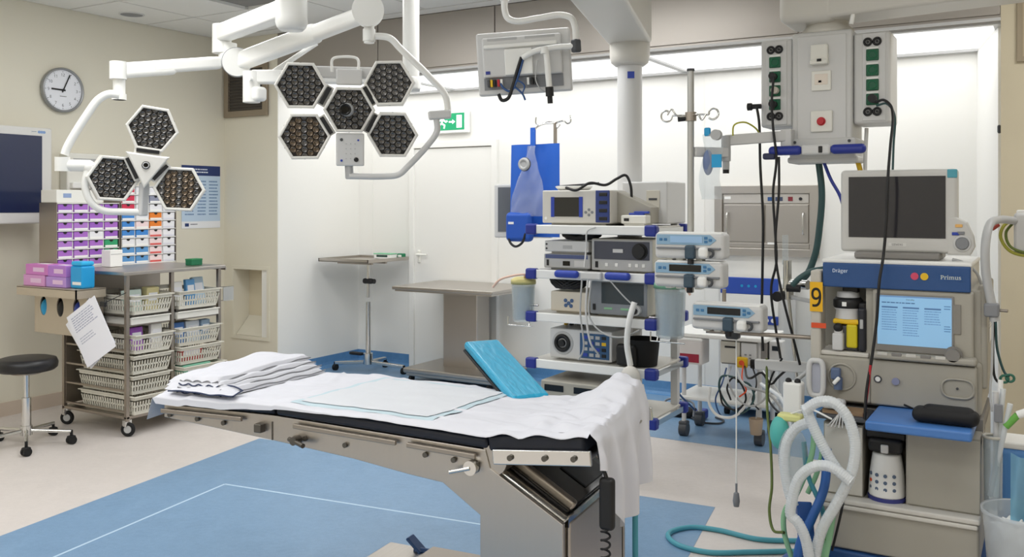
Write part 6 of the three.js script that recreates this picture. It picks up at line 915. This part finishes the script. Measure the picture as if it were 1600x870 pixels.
// cables and hoses, each with its own run
for (const [n, p, r, m, l, c, k] of [
  ['power_cable', [[-1.211, 2.017, -4.36], [-1.199, 1.943, -4.36], [-1.193, 1.728, -4.36], [-1.18, 1.483, -4.36], [-1.183, 1.207, -4.36], [-1.186, 0.993, -4.36], [-1.18, 0.846, -4.36]], 0.0065, 'black', 'black cable hanging from the left socket side past the steel cabinet', 'cable'],
  ['power_cable', [[-1.129, 2.152, -4.36], [-1.133, 2.029, -4.34], [-1.116, 1.904, -4.3], [-1.096, 1.753, -4.28], [-1.111, 1.604, -4.28], [-1.102, 1.425, -4.28], [-1.096, 1.276, -4.28], [-1.12, 1.155, -4.28], [-1.096, 0.948, -4.28], [-1.076, 0.83, -4.28]], 0.006, 'black', 'black cable from left green sockets swinging left above the device', 'cable'],
  ['power_cable', [[-1.082, 1.767, -4.27], [-1.082, 1.603, -4.27], [-1.097, 1.395, -4.27], [-1.094, 1.276, -4.27], [-1.067, 1.129, -4.27], [-1.023, 0.954, -4.27], [-0.986, 0.81, -4.27]], 0.006, 'black', 'black cable behind the blue handle crossing towards the anaesthesia machine', 'cable'],
  ['gas_hose', [[-0.952, 1.752, -4.5], [-0.937, 1.605, -4.5], [-0.946, 1.452, -4.5], [-0.97, 1.298, -4.5], [-1.015, 1.198, -4.5], [-1.082, 1.158, -4.5]], 0.016, 'darkTeal', 'thick dark green gas hose curving from pendant to the valve', 'hose'],
  ['gas_hose', [[-0.864, 1.259, -4.2], [-0.919, 1.246, -4.2], [-0.97, 1.215, -4.2], [-1.004, 1.179, -4.2]], 0.013, 'darkTeal', 'short grey green hose from valve to the machine', 'hose'],
  ['gas_hose', [[-0.918, 1.746, -4.45], [-0.886, 1.664, -4.45], [-0.846, 1.589, -4.45], [-0.823, 1.514, -4.45]], 0.008, 'navy', 'thin blue gas hose slanting behind the monitor', 'hose'],
  ['gas_hose', [[-0.78, 1.766, -4.5], [-0.761, 1.694, -4.5], [-0.746, 1.604, -4.5]], 0.012, 'yellow', 'yellow gas hose dropping behind the monitor', 'hose'],
  ['gas_hose', [[-0.735, 1.902, -4.5], [-0.741, 1.753, -4.5], [-0.741, 1.634, -4.5]], 0.009, 'enamelGrey', 'pale grey conduit dropping behind the monitor', 'conduit'],
  ['power_cable', [[-0.674, 2.005, -4.36], [-0.637, 2.011, -4.33], [-0.605, 1.985, -4.31], [-0.591, 1.937, -4.28], [-0.583, 1.789, -4.15], [-0.579, 1.638, -4.05], [-0.582, 1.492, -4.04], [-0.593, 1.333, -4.03], [-0.601, 1.23, -3.98], [-0.611, 1.072, -3.98], [-0.627, 0.916, -3.96], [-0.644, 0.787, -3.94], [-0.648, 0.673, -3.92]], 0.0062, 'black', 'long black cable crossing the monitor screen and the machine', 'cable'],
  ['power_cable', [[-0.669, 1.99, -4.36], [-0.624, 1.994, -4.33], [-0.588, 1.944, -4.3], [-0.595, 1.799, -4.33], [-0.6, 1.644, -4.33]], 0.005, 'darkTeal', 'short dark cable beside the long black cable above the monitor', 'cable'],
  ['red_cable', [[-0.63, 0.891, -3.95], [-0.638, 0.812, -3.95], [-0.648, 0.732, -3.95], [-0.655, 0.666, -3.95]], 0.005, 'red', 'short red cable beside the black cable at the desk edge', 'cable'],
  ['breathing_hose', [[-0.816, 0.771, -3.62], [-0.792, 0.704, -3.62], [-0.752, 0.623, -3.62], [-0.693, 0.533, -3.62], [-0.651, 0.498, -3.62]], 0.021, 'tube', 'ribbed white breathing hose slanting down to the junction', 'hose'],
  ['breathing_hose', [[-0.812, 0.755, -3.6], [-0.764, 0.79, -3.6], [-0.712, 0.796, -3.6], [-0.661, 0.753, -3.6], [-0.629, 0.656, -3.6], [-0.634, 0.571, -3.6], [-0.654, 0.503, -3.6], [-0.7, 0.404, -3.6], [-0.747, 0.31, -3.6], [-0.774, 0.195, -3.6], [-0.778, 0.12, -3.6]], 0.021, 'tube', 'ribbed white breathing hose arching over and running down right', 'hose'],
  ['breathing_hose', [[-0.636, 0.516, -3.56], [-0.704, 0.559, -3.56], [-0.763, 0.555, -3.56], [-0.822, 0.505, -3.56], [-0.851, 0.414, -3.56], [-0.856, 0.352, -3.56], [-0.832, 0.332, -3.56], [-0.803, 0.276, -3.56], [-0.784, 0.182, -3.56]], 0.021, 'tube', 'ribbed white breathing hose arching low in front of the bags', 'hose'],
  ['breathing_hose', [[-0.82, 0.688, -3.68], [-0.862, 0.663, -3.68], [-0.9, 0.602, -3.68], [-0.91, 0.511, -3.68], [-0.895, 0.412, -3.68], [-0.875, 0.351, -3.68]], 0.021, 'tube', 'ribbed white breathing hose hanging at the far left of bundle', 'hose'],
  ['green_hose', [[-0.804, 0.656, -3.72], [-0.814, 0.553, -3.72], [-0.871, 0.392, -3.72], [-0.92, 0.307, -3.72], [-0.922, 0.229, -3.72], [-0.889, 0.119, -3.72]], 0.011, 'greenLight', 'pale green hose curling down on the left of bundle', 'hose'],
  ['green_hose', [[-0.724, 0.358, -3.66], [-0.734, 0.282, -3.66], [-0.753, 0.179, -3.66]], 0.016, 'greenLight', 'pale green hose with bright collar low in the bundle', 'hose'],
  ['earth_cable', [[-1.146, 0.821, -4.3], [-1.117, 0.603, -4.2], [-1.049, 0.482, -4.0], [-1.018, 0.346, -3.9], [-1.002, 0.269, -3.8], [-0.973, 0.215, -3.75], [-0.917, 0.231, -3.7]], 0.006, 'greenDark', 'dark green and yellow cable hanging to the floor near the hoses', 'cable'],
  ['black_tube', [[-0.684, 0.427, -3.7], [-0.703, 0.325, -3.7], [-0.732, 0.195, -3.7]], 0.005, 'black', 'thin black tube running down the drawer front', 'cable'],
  ['white_hose', [[-1.252, 0.639, -4.6], [-1.081, 0.642, -4.3], [-0.991, 0.609, -4.1], [-0.956, 0.564, -4.0]], 0.01, 'tube', 'thin white hose curving from cart cables to hose bundle', 'hose'],
  ['monitor_cable', [[-1.675, 0.465, -5.6], [-1.773, 0.464, -5.6], [-1.79, 0.382, -5.6], [-1.724, 0.276, -5.6], [-1.643, 0.25, -5.6], [-1.571, 0.349, -5.6], [-1.603, 0.433, -5.6], [-1.683, 0.441, -5.6]], 0.007, 'darkTeal', 'dark coiled cable hanging on the rolling cart', 'cable'],
  ['monitor_cable', [[-1.744, 0.5, -5.8], [-1.554, 0.457, -5.4], [-1.432, 0.428, -5.4], [-1.35, 0.342, -5.4], [-1.313, 0.253, -5.4]], 0.008, 'grey', 'grey cable sweeping right from the rolling cart', 'cable'],
  ['monitor_cable', [[-1.848, 0.388, -5.6], [-1.856, 0.286, -5.6], [-1.806, 0.219, -5.6], [-1.716, 0.213, -5.6], [-1.643, 0.27, -5.6], [-1.595, 0.374, -5.6]], 0.009, 'white', 'white cable loop hanging at the rolling cart front', 'cable'],
  ['monitor_cable', [[-1.779, 0.378, -5.58], [-1.759, 0.292, -5.58], [-1.677, 0.27, -5.58], [-1.617, 0.336, -5.58], [-1.645, 0.432, -5.58], [-1.694, 0.467, -5.58], [-1.734, 0.403, -5.58], [-1.71, 0.326, -5.58]], 0.006, 'black', 'black cable tangle hanging in the middle of the cart', 'cable'],
  ['monitor_cable', [[-1.689, 0.505, -5.8], [-1.47, 0.551, -5.2], [-1.415, 0.586, -5.2], [-1.361, 0.525, -5.2], [-1.325, 0.565, -5.2], [-1.253, 0.637, -5.2]], 0.007, 'black', 'black cable zigzagging beside the rolling cart', 'cable'],
  ['monitor_cable', [[-1.691, 0.531, -5.79], [-1.628, 0.455, -5.55], [-1.605, 0.402, -5.55], [-1.648, 0.358, -5.55]], 0.005, 'orange', 'thin orange cable by the yellow knob', 'cable'],
  ['floor_cable', [[-1.953, 0.677, -5.2], [-1.982, 0.524, -5.3], [-2.069, 0.345, -5.6], [-2.092, 0.14, -6.0]], 0.007, 'machineBlue', 'blue grey cable falling from tower shelf end to the floor', 'cable'],
  ['machine_cable', [[-0.349, 1.318, -4.2], [-0.308, 1.306, -4.2], [-0.261, 1.268, -4.2], [-0.24, 1.219, -4.2]], 0.006, 'grey', 'thin grey cable arching from monitor to machine right side', 'cable'],
  ['earth_wire', [[-1.278, 1.868, -4.2], [-1.272, 1.916, -4.2], [-1.235, 1.932, -4.24], [-1.2, 1.908, -4.3], [-1.193, 1.886, -4.34]], 0.004, 'wireYellow', 'thin yellow green wire arching above the pole bracket', 'cable'],
  ['blue_hose', [[-0.763, 0.577, -3.76], [-0.765, 0.434, -3.72], [-0.805, 0.313, -3.68], [-0.845, 0.211, -3.66], [-0.855, 0.115, -3.64]], 0.018, 'hoseBlue', 'blue hose running down the middle of hose bundle', 'hose'],
  ['blue_hose', [[-0.858, 0.585, -3.78], [-0.838, 0.463, -3.76], [-0.774, 0.326, -3.74], [-0.755, 0.184, -3.72]], 0.01, 'teal', 'thin blue green hose crossing behind the white hoses', 'hose'],
  ['green_hose', [[-0.803, 0.653, -3.76], [-0.783, 0.574, -3.76], [-0.803, 0.469, -3.76], [-0.838, 0.386, -3.76]], 0.01, 'greenLight', 'pale green hose hanging behind the upper white hose', 'hose'],
  ['sample_line', [[-1.006, 0.623, -3.95], [-0.915, 0.681, -3.85], [-0.827, 0.718, -3.78], [-0.744, 0.694, -3.76]], 0.004, 'white', 'thin white sampling line across the top of hoses', 'cable'],
  ['monitor_cable', [[-1.807, 0.482, -5.8], [-1.78, 0.412, -5.62], [-1.821, 0.306, -5.62], [-1.78, 0.21, -5.62], [-1.689, 0.228, -5.62], [-1.629, 0.307, -5.62]], 0.005, 'machineBlue', 'thin blue cable looped on the rolling cart', 'cable'],
  ['monitor_cable', [[-1.64, 0.518, -5.8], [-1.561, 0.434, -5.62], [-1.585, 0.32, -5.62], [-1.545, 0.277, -5.62]], 0.005, 'black', 'short black cable hanging right of the yellow knob', 'cable'],
  ['monitor_cable', [[-1.777, 0.497, -5.8], [-1.717, 0.446, -5.55], [-1.668, 0.356, -5.55], [-1.589, 0.309, -5.55], [-1.51, 0.342, -5.55], [-1.452, 0.433, -5.55]], 0.006, 'grey', 'grey cable swinging low to the right of cart', 'cable'],
  ['monitor_cable', [[-1.578, 0.503, -5.8], [-1.405, 0.541, -5.3], [-1.346, 0.466, -5.3], [-1.31, 0.403, -5.3]], 0.004, 'white', 'thin white cable falling right from the cart module', 'cable'],
  ['power_cable', [[-1.07, 0.831, -4.28], [-1.125, 0.733, -4.3], [-1.14, 0.641, -4.3], [-1.061, 0.595, -4.2], [-0.962, 0.622, -4.05]], 0.005, 'black', 'black cable sagging below the machine side bracket', 'cable'],
]) single(n, m === 'tube' && r > 0.015 ? ribbed(p, r) : tb(p, r, p.length * 10, r > 0.012 ? 12 : 7), MC[m] ?? M[m], l, c);

scene.traverse(o => { if (o.isMesh) { o.castShadow = true; o.receiveShadow = true; } });
renderer.render(scene, camera);
